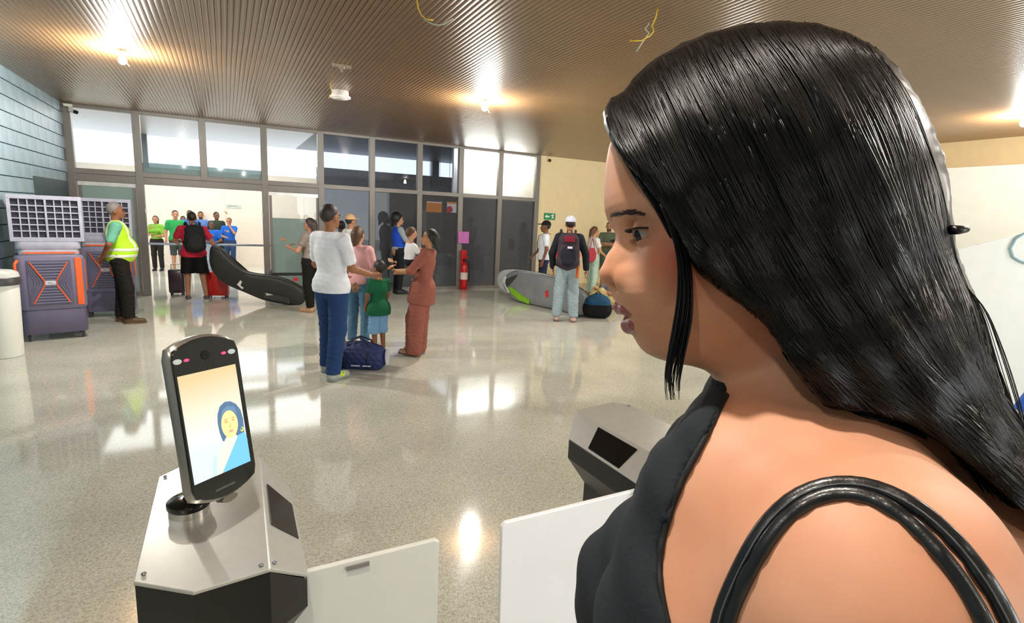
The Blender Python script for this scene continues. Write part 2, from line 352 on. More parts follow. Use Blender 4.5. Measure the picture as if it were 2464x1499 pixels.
MB().box((-.15, -.012, .09), (.14, 0, .14)).build('sign_band', mat('ef9a4a', .5, emit=1.2), sg)
# exit sign (running figure + arrow) on the beige wall
p = Yp(1322, 521, YB); es = thing('exit_sign', 'small green exit sign with white arrow and figure on the beige wall', 'sign', (p[0], YB-.02, p[2]))
MB().box((-.17, 0, -.085), (.17, .02, .085)).build('sign_plate', mat('1f8f56', .5), es, bevel=.004)
wm = mat('f0fff4', .5)
def flat(poly, nm, par, m, d=.004): return MB().prism(poly, 0, d, Mx=Matrix.Rotation(math.radians(90), 4, 'X')).build(nm, m, par)
flat([(-.15, 0), (-.09, .05), (-.09, .02), (-.01, .02), (-.01, -.02), (-.09, -.02), (-.09, -.05)], 'arrow', es, wm)
flat([(.05, -.06), (.07, -.06), (.085, -.02), (.11, -.05), (.13, -.045), (.10, .0), (.10, .03), (.13, .02), (.135, .03), (.09, .05), (.05, .045), (.03, .01), (.04, .005), (.065, .025), (.07, .0)], 'running_figure', es, wm)
flat([(.10+.014*math.cos(t*.6), .063+.014*math.sin(t*.6)) for t in range(10)], 'figure_head', es, wm)
# faint wall plate in the hall
p = Yp(563, 497, FY); o = MB().box((-.2, -.015, -.05), (.2, 0, .05)).build('wall_sign', mat('c9cfc6', .5)); o.location = (p[0], FY, p[2]); tag(o, 'pale small sign high on the cream wall beyond the doorway', 'sign')
MB().box((-.17, -.018, .005), (.1, -.014, .02)).build('sign_line', mat('8da39a', .5), o)

# ---------------------------------------------------------------- ceiling things
bulbm = mat('fff6df', .4, emit=60, key='bulb')
for (x, y), lb in (((-.92, 7.5), 'bare lit bulb hanging near the left wall'), ((3.25, 7.2), 'bare lit bulb hanging over the middle of the hall'), ((9.15, 3.42), 'bare lit bulb at the right edge near the white hoarding'),
                   ((3.4, .0), None), ((-.1, .55), None), ((-1.35, -.5), None), ((.8, -3.2), None), ((7.4, -.5), None), ((7.9, 6.8), 'bare lit bulb hidden behind the long black hair')):  # unlabelled bulbs and the hair-hidden one are added for foreground and rear-wall light
    z = 3.235
    t = thing('hanging_bulb', lb or 'bare bulb out of view, added to light the foreground', 'lamp', (x, y, ZC), 0, None if lb else 'added bulbs out of view')
    MB().tube([(0, 0, 0), (.004, 0, -.03), (0, 0, -.05)], .004).build('cord', mat('e0d8c0', .5), t)
    MB().lathe([(.012, -.03), (.02, -.035), (.021, -.065), (.015, -.068)], seg=14).build('socket', mat('f0ece2', .4), t, smooth=True)
    MB().ball((0, 0, -.105), (.042, .042, .05)).build('bulb', bulbm, t, smooth=True)
    MB().tube([(.01, 0, -.03), (.05, -.02, -.07), (.035, -.03, -.13), (.065, -.035, -.17)], .005).build('loose_wire', mat('d8c27a', .5), t)
    l = bpy.data.lights.new('bulb_light', 'POINT'); l.energy = 110 if lb else (60 if (x, y) not in ((.8, -3.2), (-1.35, -.5)) else (18 if y < -3 else 14)); l.color = (1, .97, .90); l.shadow_soft_size = .05
    o = bpy.data.objects.new('bulb_light', l); COL.objects.link(o); o.location = (x, y, ZC-.185)
t = thing('ceiling_speaker', 'round white ceiling speaker disc beside a short yellow wire', 'speaker', (1.45, 8.0, ZC))
MB().lathe([(.11, 0), (.115, -.06), (.14, -.075), (.14, -.09), (.12, -.1), (.02, -.102)], seg=28).build('housing', mat('efe9e4', .5), t, smooth=True)
MB().lathe([(.1, -.1), (.098, -.106), (.01, -.107)], seg=28).build('grille', mat('e2dcd8', .7, 0, .5, 200), t, smooth=True)
t = thing('ceiling_bracket', 'small pale bracket on the ceiling above the speaker disc', 'bracket', (1.22, 6.6, ZC))
MB().box((-.1, -.02, -.03), (.1, .02, 0)).box((-.01, -.01, -.08), (.01, .01, 0)).build('mount', mat('a89c88', .5), t); MB().lathe([(.03, -.03), (.03, -.045), (.01, -.05)]).build('boss', mat('9a8f7e', .5), t)
ym = mat('d9b53c', .5); gm = mat('a8ac98', .5)
def wires(px, py, z, offs, label):
    b = Zp(px, py, z); t = thing('loose_wire', label, 'wire', b)
    for nm, m, pts in offs: MB().tube([(np.array(P2[0])) for P2 in [((q[0], q[1], q[2]),) for q in pts]], .006, 6).build(nm, m, t, smooth=True)
def scr(b, dx, dy, dep):  # small offset seen dx px right, dy px down at that distance
    return (Rt_w*dx+(-Up_w)*dy)*dep/FOC
Rt_w = M @ np.array([1, 0, 0.]); Up_w = M @ np.array([0, 1., 0])
def hang(label, pts_px, z, strands):
    b = Zp(*pts_px, z); dep = np.linalg.norm(b-CC); t = thing('loose_wire', label, 'wire', b)
    for nm, m, pts in strands:
        MB().tube([scr(b, x, y, dep) for x, y in pts], .0055, 6).build(nm, m, t, smooth=True)
hang('loop of bare yellow wire hanging at the top middle', (1003, 0), 3.33, [('wire_strand', ym, [(0, -18), (0, 0), (3, 18), (10, 32), (20, 40), (34, 41)]), ('wire_strand', gm, [(14, 38), (28, 48), (42, 52), (56, 50), (75, 38)])])
hang('curled yellow wire hanging left of the large head of hair', (1578, 30), 3.33, [('wire_strand', ym, [(4, -10), (0, 10), (-8, 28), (-4, 38), (-12, 48), (-30, 58), (-54, 58)]), ('wire_strand', gm, [(-14, 22), (-22, 34), (-14, 42), (-24, 56), (-40, 80)])])
hang('short yellow wire hanging left of the ceiling speaker', (796, 202), 3.34, [('wire_strand', ym, [(-2, -6), (0, 8), (3, 18), (-4, 30)])])
# cameras
p = Yp(160, 252, YB-.2); t = thing('security_camera', 'white security camera in the left corner under the ceiling', 'camera', (p[0]+.02, p[1], ZC-.03))
MB().box((-.06, -.03, -.04), (.06, .03, 0)).tube([(0, 0, -.03), (.05, -.02, -.08)], .018).build('mount', mat('d8d8c8', .5), t)
MB().tube([(.02, 0, -.09), (.09, -.05, -.12)], .035, 12).build('body', mat('e8e6e0', .4), t); MB().tube([(.09, -.05, -.12), (.125, -.075, -.132)], .03, 12).build('lens', mat('181818', .2), t)
p = Yp(1325, 375, YB-.1); t = thing('security_camera', 'small dark security camera at the top of the beige wall', 'camera', (p[0], YB, ZC-.05))
MB().box((-.03, -.05, -.03), (.03, 0, .02)).build('mount', mat('e8dcc0', .5), t); MB().ball((0, -.07, -.06), .04).build('dome', mat('2a241c', .2), t, smooth=True)
# extinguisher
t = thing('fire_extinguisher', 'red fire extinguisher standing at the foot of the dark glass', 'fire extinguisher', (5.06, 12.08, 0))
rm = mat('c8101c', .3, var=.05)
MB().lathe([(.06, 0), (.085, .02), (.088, .1), (.088, .52), (.07, .6), (.035, .64), (.03, .68)], seg=20).build('cylinder', rm, t, smooth=True)
MB().box((-.03, -.05, .68), (.03, .06, .72)).box((-.015, -.11, .72), (.015, .05, .745)).build('valve', mat('252525', .4), t); MB().tube([(.03, 0, .7), (.12, 0, .66), (.13, -.02, .4), (.11, -.03, .2)], .012).build('hose', mat('1c1c1c', .5), t)
MB().lathe([(.0895, .25), (.0895, .42)], seg=20).build('paper_label', mat('e9d9d0', .6), t)
MB().box((-.09, -.02, .75), (.09, 0, .78)).box((-.07, .02, .62), (.07, .06, .95)).build('bracket', rm, t)
t = thing('wall_sign', 'pink-violet square sign above the fire extinguisher', 'sign', (5.05, 12.15, 1.13)); MB().box((-.14, -.01, -.02), (.14, .01, .26)).build('plate', mat('c06ab4', .5), t, bevel=.004)
# ================================================================ PROPS
RX = lambda a: Matrix.Rotation(math.radians(a), 4, 'X')
RY = lambda a: Matrix.Rotation(math.radians(a), 4, 'Y')
RZ = lambda a: Matrix.Rotation(math.radians(a), 4, 'Z')
T = Matrix.Translation
def rrect(w, h, r, n=5):
    out = []
    for cx, cy, a0 in ((w/2-r, h/2-r, 0), (-w/2+r, h/2-r, 90), (-w/2+r, -h/2+r, 180), (w/2-r, -h/2+r, 270)):
        for i in range(n): a = math.radians(a0+90*i/(n-1)); out.append((cx+r*math.cos(a), cy+r*math.sin(a)))
    return out
def copy_tree(o, parent=None):
    c = o.copy(); COL.objects.link(c); c.parent = parent
    for ch in [x for x in kids if x.parent == o]: copy_tree(ch, c)
    return c
# evaporative coolers
pur = mat('75718c', .4, var=.05); purd = mat('5d5972', .45, var=.05); org = mat('f0662a', .4, var=.05); lt = mat('a9a9bb', .35); dkp = mat('2a2a38', .6)
def cooler(loc, rz, label):
    t = thing('air_cooler', label, 'air cooler', loc, rz, 'wheeled evaporative coolers by the left wall')
    MB().prism(rrect(.88, .56, .09), .09, .40, inset=.015).build('water_tank', purd, t, angle=40)
    MB().prism(rrect(.92, .6, .1), .40, 1.08, inset=.03).build('body', pur, t, angle=40)
    MB().prism(rrect(.80, .52, .08), 1.08, 1.15, inset=.01).prism(rrect(.86, .54, .08), 1.15, 1.26, inset=.02).build('neck', lt, t, angle=40)
    MB().box((-.34, -.275, 1.10), (.34, -.255, 1.12)).build('orange_line', org, t)
    # inlet box with lattice
    b = MB().box((-.47, -.22, 1.27), (.47, .30, 1.80)).build('inlet_box', pur, t, bevel=.02)
    fr = MB(); 
    for a in (((-.48, -.27, 1.25), (.48, -.22, 1.30)), ((-.48, -.27, 1.76), (.48, -.22, 1.81)), ((-.48, -.27, 1.30), (-.43, -.22, 1.76)), ((.43, -.27, 1.30), (.48, -.22, 1.76)), ((-.015, -.27, 1.30), (.015, -.22, 1.76))): fr.box(*a)
    fr.build('grille_frame', lt, t, bevel=.004)
    MB().box((-.44, -.228, 1.29), (.44, -.222, 1.77)).build('grille_backing', dkp, t)
    bar = MB().box((-.009, -.02, -.235), (.009, 0, .235)).mesh('grille_bar', lt); hb = MB().box((-.21, -.016, -.007), (.21, 0, .007)).mesh('grille_slat', lt)
    for sx in (-1, 1):
        for i in range(1, 4): link(bar, 'grille_bar', t, (sx*.222-.21+i*.105, -.235, 1.53))
        for i in range(1, 6): link(hb, 'grille_slat', t, (sx*.222, -.238, 1.30+i*.0767))
    # front louvre with hourglass trim
    lp = MB().box((-.32, -.312, .46), (.26, -.296, 1.02)).build('louvre_panel', purd, t, bevel=.005)
    lm = MB().box((-.5, -.01, -.008), (.5, .006, .008)).mesh('louvre_slat', pur)
    for i in range(15):
        z = .49+i*.0357; dz = abs(z-.74)/.26; wd = .07+.17*dz
        o = link(lm, 'louvre_slat', t, (-.03, -.315, z)); o.scale = (wd*2, 1, 1)
    for sx in (-1, 1):
        MB().tube([(-.03+sx*.25, -.32, 1.0), (-.03+sx*.08, -.322, .77), (-.03+sx*.08, -.322, .71), (-.03+sx*.24, -.32, .48)], .010, 6).build('hourglass_trim', org, t)
        for k in (1, 2, 3): MB().tube([(-.03+sx*(.27), -.316, 1.0-.04*k), (-.03+sx*(.10+.035*k), -.316, .77), (-.03+sx*(.10+.035*k), -.316, .71), (-.03+sx*(.265), -.316, .49+.035*k)], .006, 5).build('side_rib', pur, t)
    MB().box((-.10, -.328, .715), (.04, -.312, .765)).build('badge', mat('d4d6e0', .4), t, bevel=.003)
    MB().box((-.07, -.330, .732), (.01, -.327, .738)).box((-.07, -.330, .744), (-.02, -.327, .750)).build('badge_text', mat('8f93a5', .5), t)
    MB().box((.31, -.315, .44), (.41, -.28, 1.05)).build('orange_strip', org, t, bevel=.012)
    MB().box((.462, -.16, .62), (.475, .1, 1.02)).build('orange_side', org, t, bevel=.004)
    MB().tube([(-.44, -.30, .80), (-.46, -.33, .84), (-.46, -.33, .98), (-.42, -.30, 1.02)], .022, 8).build('orange_handle', org, t, smooth=True)
    for sx in (-.36, .36):
        for sy in (-.2, .2):
            MB().lathe([(.015, -.015), (.045, -.012), (.045, .012), (.015, .015)], Mx=T((sx, sy, .045)) @ RY(90), seg=14).build('wheel', mat('333338', .5), t); MB().box((sx-.02, sy-.02, .05), (sx+.02, sy+.02, .1)).build('caster_fork', mat('55555c', .4), t)
    return t
b = Zp(140, 818, 0); c1 = cooler((b[0]-.06, b[1]+.22, 0), math.radians(16), 'purple-grey evaporative cooler with orange hourglass trim beside the white bin')
c1.scale = (.72, .8, .98); kids = list(bpy.data.objects); c2 = copy_tree(c1); c2.location = (-1.62, 10.2, 0); c2.rotation_euler.z = math.radians(4)
c2['label'] = 'second evaporative cooler, half hidden behind the guard in the yellow vest'
# waste bin
b = Zp(10, 862, 0); t = thing('waste_bin', 'white round waste bin with a dark grey lid rim at the left edge', 'bin', (-2.215, b[1]+.1, 0))
MB().lathe([(.145, 0), (.155, .01), (.175, .82), (.17, .83)], seg=32).build('body', mat('e6e8e0', .4, var=.03), t, angle=40)
MB().lathe([(.185, .80), (.195, .81), (.195, .87), (.18, .89), (.15, .9)], seg=32).build('lid_rim', mat('3b3d40', .4), t, angle=40)
MB().lathe([(.185, .885), (.175, .93), (.13, .955), (.02, .96)], seg=32).build('lid', mat('d5d8d4', .4), t, angle=40)
MB().box((-.02, -.202, .80), (.02, -.19, .84)).build('latch', mat('8d9a94', .3, .5), t)

# suitcases, duffel, backpacks
def suitcase(name, label, loc, rz, w, d, h, col, handle=.35):
    t = thing(name, label, 'suitcase', loc, rz); m = mat(col, .3, var=.05, coat=.3)
    MB().prism(rrect(w, d, .045), .055, h, inset=.02).build('shell', m, t, angle=40)
    rb = MB().box((-.006, -.006, .10), (.006, .006, h-.05)).mesh('shell_rib', m)
    for i in range(6): link(rb, 'shell_rib', t, (-w*.38+i*w*.152, -d/2-.001, 0))
    MB().box((-w/2-.002, -.006, .06), (w/2+.002, .006, h-.005)).build('zip_line', mat('1c1414', .5), t)
    MB().tube([(-.09, .03, h-.01), (-.09, .03, h+handle), (.09, .03, h+handle), (.09, .03, h-.01)], .009, 6).build('pull_handle', mat('9a9a9a', .3, .8), t)
    for sx in (-1, 1):
        for sy in (-1, 1): MB().lathe([(.01, -.012), (.026, -.01), (.026, .01), (.01, .012)], Mx=T((sx*(w/2-.04), sy*(d/2-.04), .026)) @ RY(90), seg=12).box((sx*(w/2-.04)-.015, sy*(d/2-.04)-.015, .035), (sx*(w/2-.04)+.015, sy*(d/2-.04)+.015, .06)).build('wheel', mat('1c1c1c', .5), t)
    return t
b = Zp(523, 718, 0); suitcase('suitcase', 'glossy red upright suitcase beside the traveller in black shorts', (b[0]+.02, b[1]+.1, 0), math.radians(-12), .37, .24, .50, 'c0201c', .12)
b = Zp(430, 712, 0); suitcase('suitcase', 'dark plum suitcase standing left of the traveller in black shorts', (b[0]-.02, b[1]+.12, 0), math.radians(-5), .27, .22, .50, '35222f', .1)
t = thing('duffel_bag', 'navy blue duffel bag on the floor behind the grey trainers', 'bag', Zp(868, 900, 0)+np.array([.05, .26, 0]), math.radians(-28)); nv = mat('1d2c5e', .6, 0, .3, 30)
solid('bag_body', [('E', (0, 0, .15), (.29, .16, .16)), ('C', (-.16, 0, .13), (.18, 0, .13), .135, .13), ('C', (-.2, -.05, .06), (.2, -.05, .06), .07, .07), ('C', (-.2, .05, .06), (.2, .05, .06), .07, .07)], nv, t, .012, wrinkle=.006, cut=lambda g, d: np.maximum(d, .003-g[2]))
for sy in (-1, 1): MB().tube([(-.13, sy*.10, .22), (-.11, sy*.07, .31), (0, sy*.03, .36), (.11, sy*.07, .31), (.13, sy*.10, .22)], .013, 8, flat=.5).build('handle', mat('141c3c', .6), t, smooth=True)
MB().tube([(-.26, 0, .27), (-.1, 0, .305), (.1, 0, .305), (.26, 0, .26)], .006, 6).build('zip', mat('0e1430', .5), t, smooth=True)
for x_ in (-.13, .13): MB().tube([(x_, -.14, .22), (x_, -.165, .12), (x_, -.13, .02)], .014, 6, flat=.4).build('webbing', mat('141c3c', .6), t, smooth=True)
MB().box((-.06, -.158, .055), (.04, -.150, .07)).box((.07, -.155, .055), (.16, -.147, .07)).build('printed_line', mat('b9bfd4', .6), t)
MB().lathe([(.09, .0), (.1, .012)], Mx=T((.30, 0, .14)) @ RY(90), seg=16).build('end_pocket', mat('b8bcc8', .6), t)
def backpack(label, loc, rz, w, d, h, cols, zb=0, straps=True):
    t = thing('backpack', label, 'backpack', (loc[0], loc[1], loc[2]), rz); m = [cloth(c) for c in cols]
    solid('main_bag', [('E', (0, 0, h*.45), (w*.5, d*.5, h*.48)), ('C', (-w*.22, 0, h*.2), (w*.22, 0, h*.2), d*.5, d*.5), ('C', (-w*.2, 0, h*.75), (w*.2, 0, h*.75), d*.42, d*.42)], m[0], t, .013, wrinkle=.003)
    solid('front_pocket', [('E', (0, -d*.38, h*.36), (w*.36, d*.25, h*.30)), ('C', (-w*.15, -d*.4, h*.2), (w*.15, -d*.4, h*.2), d*.2, d*.2)], m[1 % len(m)], t, .012)
    if len(m) > 2: solid('side_panel', [('E', (0, -d*.02, h*.35), (w*.53, d*.3, h*.33))], m[2], t, .013)
    MB().tube([(-.04, 0, h*.92), (-.03, 0, h*1.0), (.03, 0, h*1.0), (.04, 0, h*.92)], .008, 6).build('grab_loop', m[0], t, smooth=True)
    if straps:
        for sx in (-1, 1): MB().tube([(sx*w*.28, d*.3, h*.85), (sx*w*.32, d*.8, h*1.0), (sx*w*.36, d*1.35, h*.80), (sx*w*.46, d*1.2, h*.42), (sx*w*.42, d*.4, h*.18)], .022, 6, flat=.35).build('shoulder_strap', m[0], t, smooth=True)
    MB().tube([(-w*.3, -d*.42, h*.66), (0, -d*.5, h*.72), (w*.3, -d*.42, h*.66)], .004, 5).build('zip', mat('3a3a3e', .4, .5), t)
    return t
# floor backpack (blue over black)
b = Zp(1447, 768, 0); t = thing('holdall', 'teal-blue and black holdall on the floor before the seated person', 'bag', (b[0], b[1]+.15, 0), math.radians(-30))
solid('lower_bag', [('C', (-.13, 0, .14), (.13, 0, .14), .14, .14), ('C', (-.13, 0, .2), (.13, 0, .2), .14, .14)], cloth('15161a'), t, .014, cut=lambda g, d: np.maximum(np.maximum(d, .002-g[2]), g[2]-.26))
solid('upper_bag', [('C', (-.10, 0, .27), (.10, 0, .27), .145, .145), ('E', (0, 0, .36), (.16, .12, .1))], cloth('245070'), t, .014, wrinkle=.004, cut=lambda g, d: np.maximum(d, .25-g[2]))
MB().tube([(-.06, -.02, .44), (0, -.02, .50), (.06, -.02, .44)], .01).build('handle', cloth('15161a'), t, smooth=True); MB().tube([(-.2, -.05, .05), (-.33, -.05, .02), (-.38, -.1, .012)], .012).build('loose_strap', cloth('15161a'), t, smooth=True)

# board bags: outlines lying in a vertical plane through two floor points
def vplane(px, py, a, b):
    a = np.array(a, float); b = np.array(b, float); n = np.array([-(b-a)[1], (b-a)[0], 0]); r = ray(px, py)
    return CC+r*(np.dot(a-CC, n)/np.dot(r, n))
def board(name, label, a, b, pts, th, m, decals, cat='board bag', off=0):
    a = np.array([*a, 0.]); b = np.array([*b, 0.]); e = (b-a)/np.linalg.norm(b-a); nrm = np.array([e[1], -e[0], 0])
    if np.dot(nrm, CC-a) < 0: nrm = -nrm
    t = thing(name, label, cat, a)
    def loc(px, py): q = vplane(px, py, a, b)-a; return (q.dot(e), max(.015, q[2]))
    def spl(p, n=5):
        p = np.array(p); N = len(p); out = []
        for i in range(N):
            p0, p1, p2, p3 = p[i-1], p[i], p[(i+1) % N], p[(i+2) % N]
            for k in range(n): u = k/n; out.append(tuple(.5*((2*p1)+(-p0+p2)*u+(2*p0-5*p1+4*p2-p3)*u*u+(-p0+3*p1-3*p2+p3)*u**3)))
        return out
    Mx = Matrix(((e[0], 0, nrm[0], 0), (e[1], 0, nrm[1], 0), (0, 1, 0, 0), (0, 0, 0, 1)))
    P2 = spl([loc(*q) for q in pts]); c = np.mean(P2, 0); mb = MB(); n = len(P2); vs = []
    rings = [(-1, .80), (-.85, .93), (-.4, 1), (.4, 1), (.85, .93), (1, .80), (1.12, .45)]
    for h, k in rings:
        for p in P2: q = c+(np.array(p)-c)*np.array([.15+.85*k if k < 1 else 1, k]); vs.append(Mx @ Vector((q[0], max(.006, q[1]), off+h*th/2)))
    vs.append(Mx @ Vector((c[0], c[1], off+1.15*th/2))); vs.append(Mx @ Vector((c[0], c[1], off-th/2)))
    fs = [(k*n+i, k*n+(i+1) % n, (k+1)*n+(i+1) % n, (k+1)*n+i) for k in range(len(rings)-1) for i in range(n)]
    K = len(rings)*n; fs += [((len(rings)-1)*n+i, (len(rings)-1)*n+(i+1) % n, K) for i in range(n)]+[((i+1) % n, i, K+1) for i in range(n)]
    mb.add(vs, fs).build('padded_cover', m, t, smooth=True)
    mb = MB(); mb.tube([Mx @ Vector((p[0], max(.01, p[1]), off)) for p in P2+[P2[0]]], .012, 6).build('edge_piping', decals[0], t, smooth=True)
    for nm, dm, dp, hh in decals[1]:
        q = [loc(*x) for x in dp]; MB().prism(q, 0, .012, Mx=Mx @ T((0, 0, off+th/2*hh))).build(nm, dm, t)
    return t, Mx, loc
A0 = Yp(512, 600, 11.1); A1 = Zp(722, 733, 0)
blk = mat('2c2b27', .55, 0, .3, 25, .2)
board('board_bag', 'long black padded board bag dragged on the floor by the traveller', A0[:2], A1[:2],
      [(512, 592), (528, 596), (548, 618), (572, 640), (600, 655), (660, 664), (700, 676), (730, 695), (734, 718), (722, 736), (690, 735), (640, 722), (590, 702), (545, 682), (520, 660), (508, 635), (507, 610)], .26, blk,
      (mat('15140f', .5), [('white_mark', mat('d8d8d0', .6), [(578, 682), (586, 672), (590, 676), (586, 684), (594, 690), (590, 693)], 1.16), ('white_mark', mat('c8c8c4', .6), [(646, 702), (656, 704), (664, 707), (648, 708)], 1.16), ('front_panel', mat('3a3835', .6), [(640, 700), (700, 712), (704, 728), (642, 714)], 1.13)]))
S0 = Zp(1200, 716, 0); S1 = Zp(1400, 760, 0); sil = mat('8f9296', .35, .3, .1, 30)
wht = mat('cfd4d6', .35, .2)
board('surfboard_bag', 'silver-white surfboard bag, the farther of two leaning by the backpacker', S0[:2]+np.array([.12, .35]), S1[:2]+np.array([.12, .35]),
      [(1196, 668), (1208, 652), (1235, 648), (1290, 655), (1340, 668), (1400, 700), (1400, 755), (1330, 742), (1260, 722), (1215, 702), (1200, 688)], .1, wht, (mat('222222', .5), []))
board('surfboard_bag', 'grey surfboard bag with a lime green stripe near its rounded nose', S0[:2], S1[:2],
      [(1212, 676), (1226, 658), (1250, 652), (1300, 660), (1350, 675), (1412, 705), (1412, 768), (1350, 766), (1290, 745), (1240, 722), (1220, 700)], .1, sil,
      (mat('2c2c2a', .5), [('lime_stripe', mat('86c21e', .45), [(1229, 690), (1238, 692), (1258, 708), (1280, 722), (1278, 732), (1255, 722), (1236, 706)], 1.14), ('dark_panel', mat('3b3d3c', .5), [(1222, 672), (1250, 660), (1246, 668), (1230, 686), (1224, 690)], 1.13), ('white_edge', mat('d8dcda', .4), [(1214, 676), (1222, 664), (1224, 668), (1220, 682), (1232, 704), (1228, 704)], 1.1), ('red_tag', mat('cc3a34', .5), [(1317, 700), (1324, 698), (1325, 714), (1318, 716)], 1.14)]))

# barriers
alum = mat('80848a', .3, .7)
t = thing('barrier_rail', 'thin grey handrail across the hall beyond the doorway', 'rail', (0, 15.6, 0))
p = Yp(360, 585, 15.6); q = Yp(640, 592, 15.6); rz = (p[2]+q[2])/2
MB().tube([(p[0]-.5, 0, rz), (q[0]+.3, 0, rz)], .028, 10).build('rail', alum, t, smooth=True)
for x in (p[0]-.4, q[0]+.2): MB().lathe([(.1, 0), (.1, .015), (.025, .02), (.022, rz)], (x, 0, 0), 12).build('post', alum, t)
p = Yp(650, 660, 11.6); q = Yp(750, 654, 11.6); t = thing('belt_barrier', 'low black belt barrier with chrome posts behind the board bag', 'barrier', (0, 11.6, 0))
MB().box((p[0], -.01, p[2]-.03), (q[0], .01, p[2]+.03)).build('belt', mat('20221f', .6), t)
for x in (p[0], q[0]): MB().lathe([(.13, 0), (.13, .02), (.03, .035), (.025, p[2]+.06), (.035, p[2]+.07), (.03, p[2]+.1)], (x, 0, 0), 14).build('post', alum, t)
p = Yp(712, 677, 11.5); MB().box((-.05, -.02, 0), (.05, .0, .07)).build('red_clip', mat('c83040', .5), t).location = (p[0], -.02, p[2]-.0)
# blue cone on silver base, right edge
t = thing('blue_cone', 'bright blue cone on a silver collar standing at the right edge', 'cone', Zp(2484, 1046, 0)); sv = mat('c2ccd6', .25, .6)
MB().box((-.2, -.2, 0), (.2, .2, .03)).build('base_plate', sv, t, bevel=.008); MB().lathe([(.13, .03), (.12, .05), (.12, .22), (.125, .24)], seg=24).build('collar', sv, t, angle=40)
MB().lathe([(.16, .22), (.165, .24), (.10, .42), (.05, .58), (.02, .6)], seg=24).build('cone', mat('1466d8', .4), t, angle=40); MB().lathe([(.108, .40), (.098, .43)], seg=24).build('white_band', mat('dfe8f4', .5), t)
# white plastic hoarding board, right
a = P(2255, 600, 5.8); b = P(2640, 560, 5.3)
t = thing('white_board', 'large white board with a sloping top edge behind the long black hair', 'board', (a[0], a[1], 0))
e = np.array([b[0]-a[0], b[1]-a[1]]); Lb = np.linalg.norm(e); ang = math.atan2(e[1], e[0]); t.rotation_euler.z = ang
za = vplane(2300, 600, (a[0], a[1], 0), (b[0], b[1], 0)); zb = vplane(2464, 560, (a[0], a[1], 0), (b[0], b[1], 0))
sa = math.hypot(za[0]-a[0], za[1]-a[1]); sb = math.hypot(zb[0]-a[0], zb[1]-a[1]); sl = (zb[2]-za[2])/(sb-sa)
MB().prism([(0, .02), (Lb, .02), (Lb, zb[2]+sl*(Lb-sb)), (0, za[2]-sl*sa)], -.015, .015, Mx=RX(90)).build('panel', mat('f4f8f4', .35, var=.02), t, bevel=.004)
for x in (.1, Lb-.1): MB().box((x-.03, -.25, 0), (x+.03, .25, .05)).box((x-.02, -.02, .02), (x+.02, .045, .9)).build('foot', mat('c8ccc8', .4), t)
pts = []
for q in ((2475, 552), (2440, 575), (2428, 598), (2434, 618), (2450, 628), (2480, 638)):
    v = vplane(*q, (a[0], a[1], 0), (b[0], b[1], 0)); pts.append((math.hypot(v[0]-a[0], v[1]-a[1]), -.03, v[2]))
MB().tube(pts, .012, 8).build('curved_trim', mat('8fb4bf', .4), t, smooth=True)

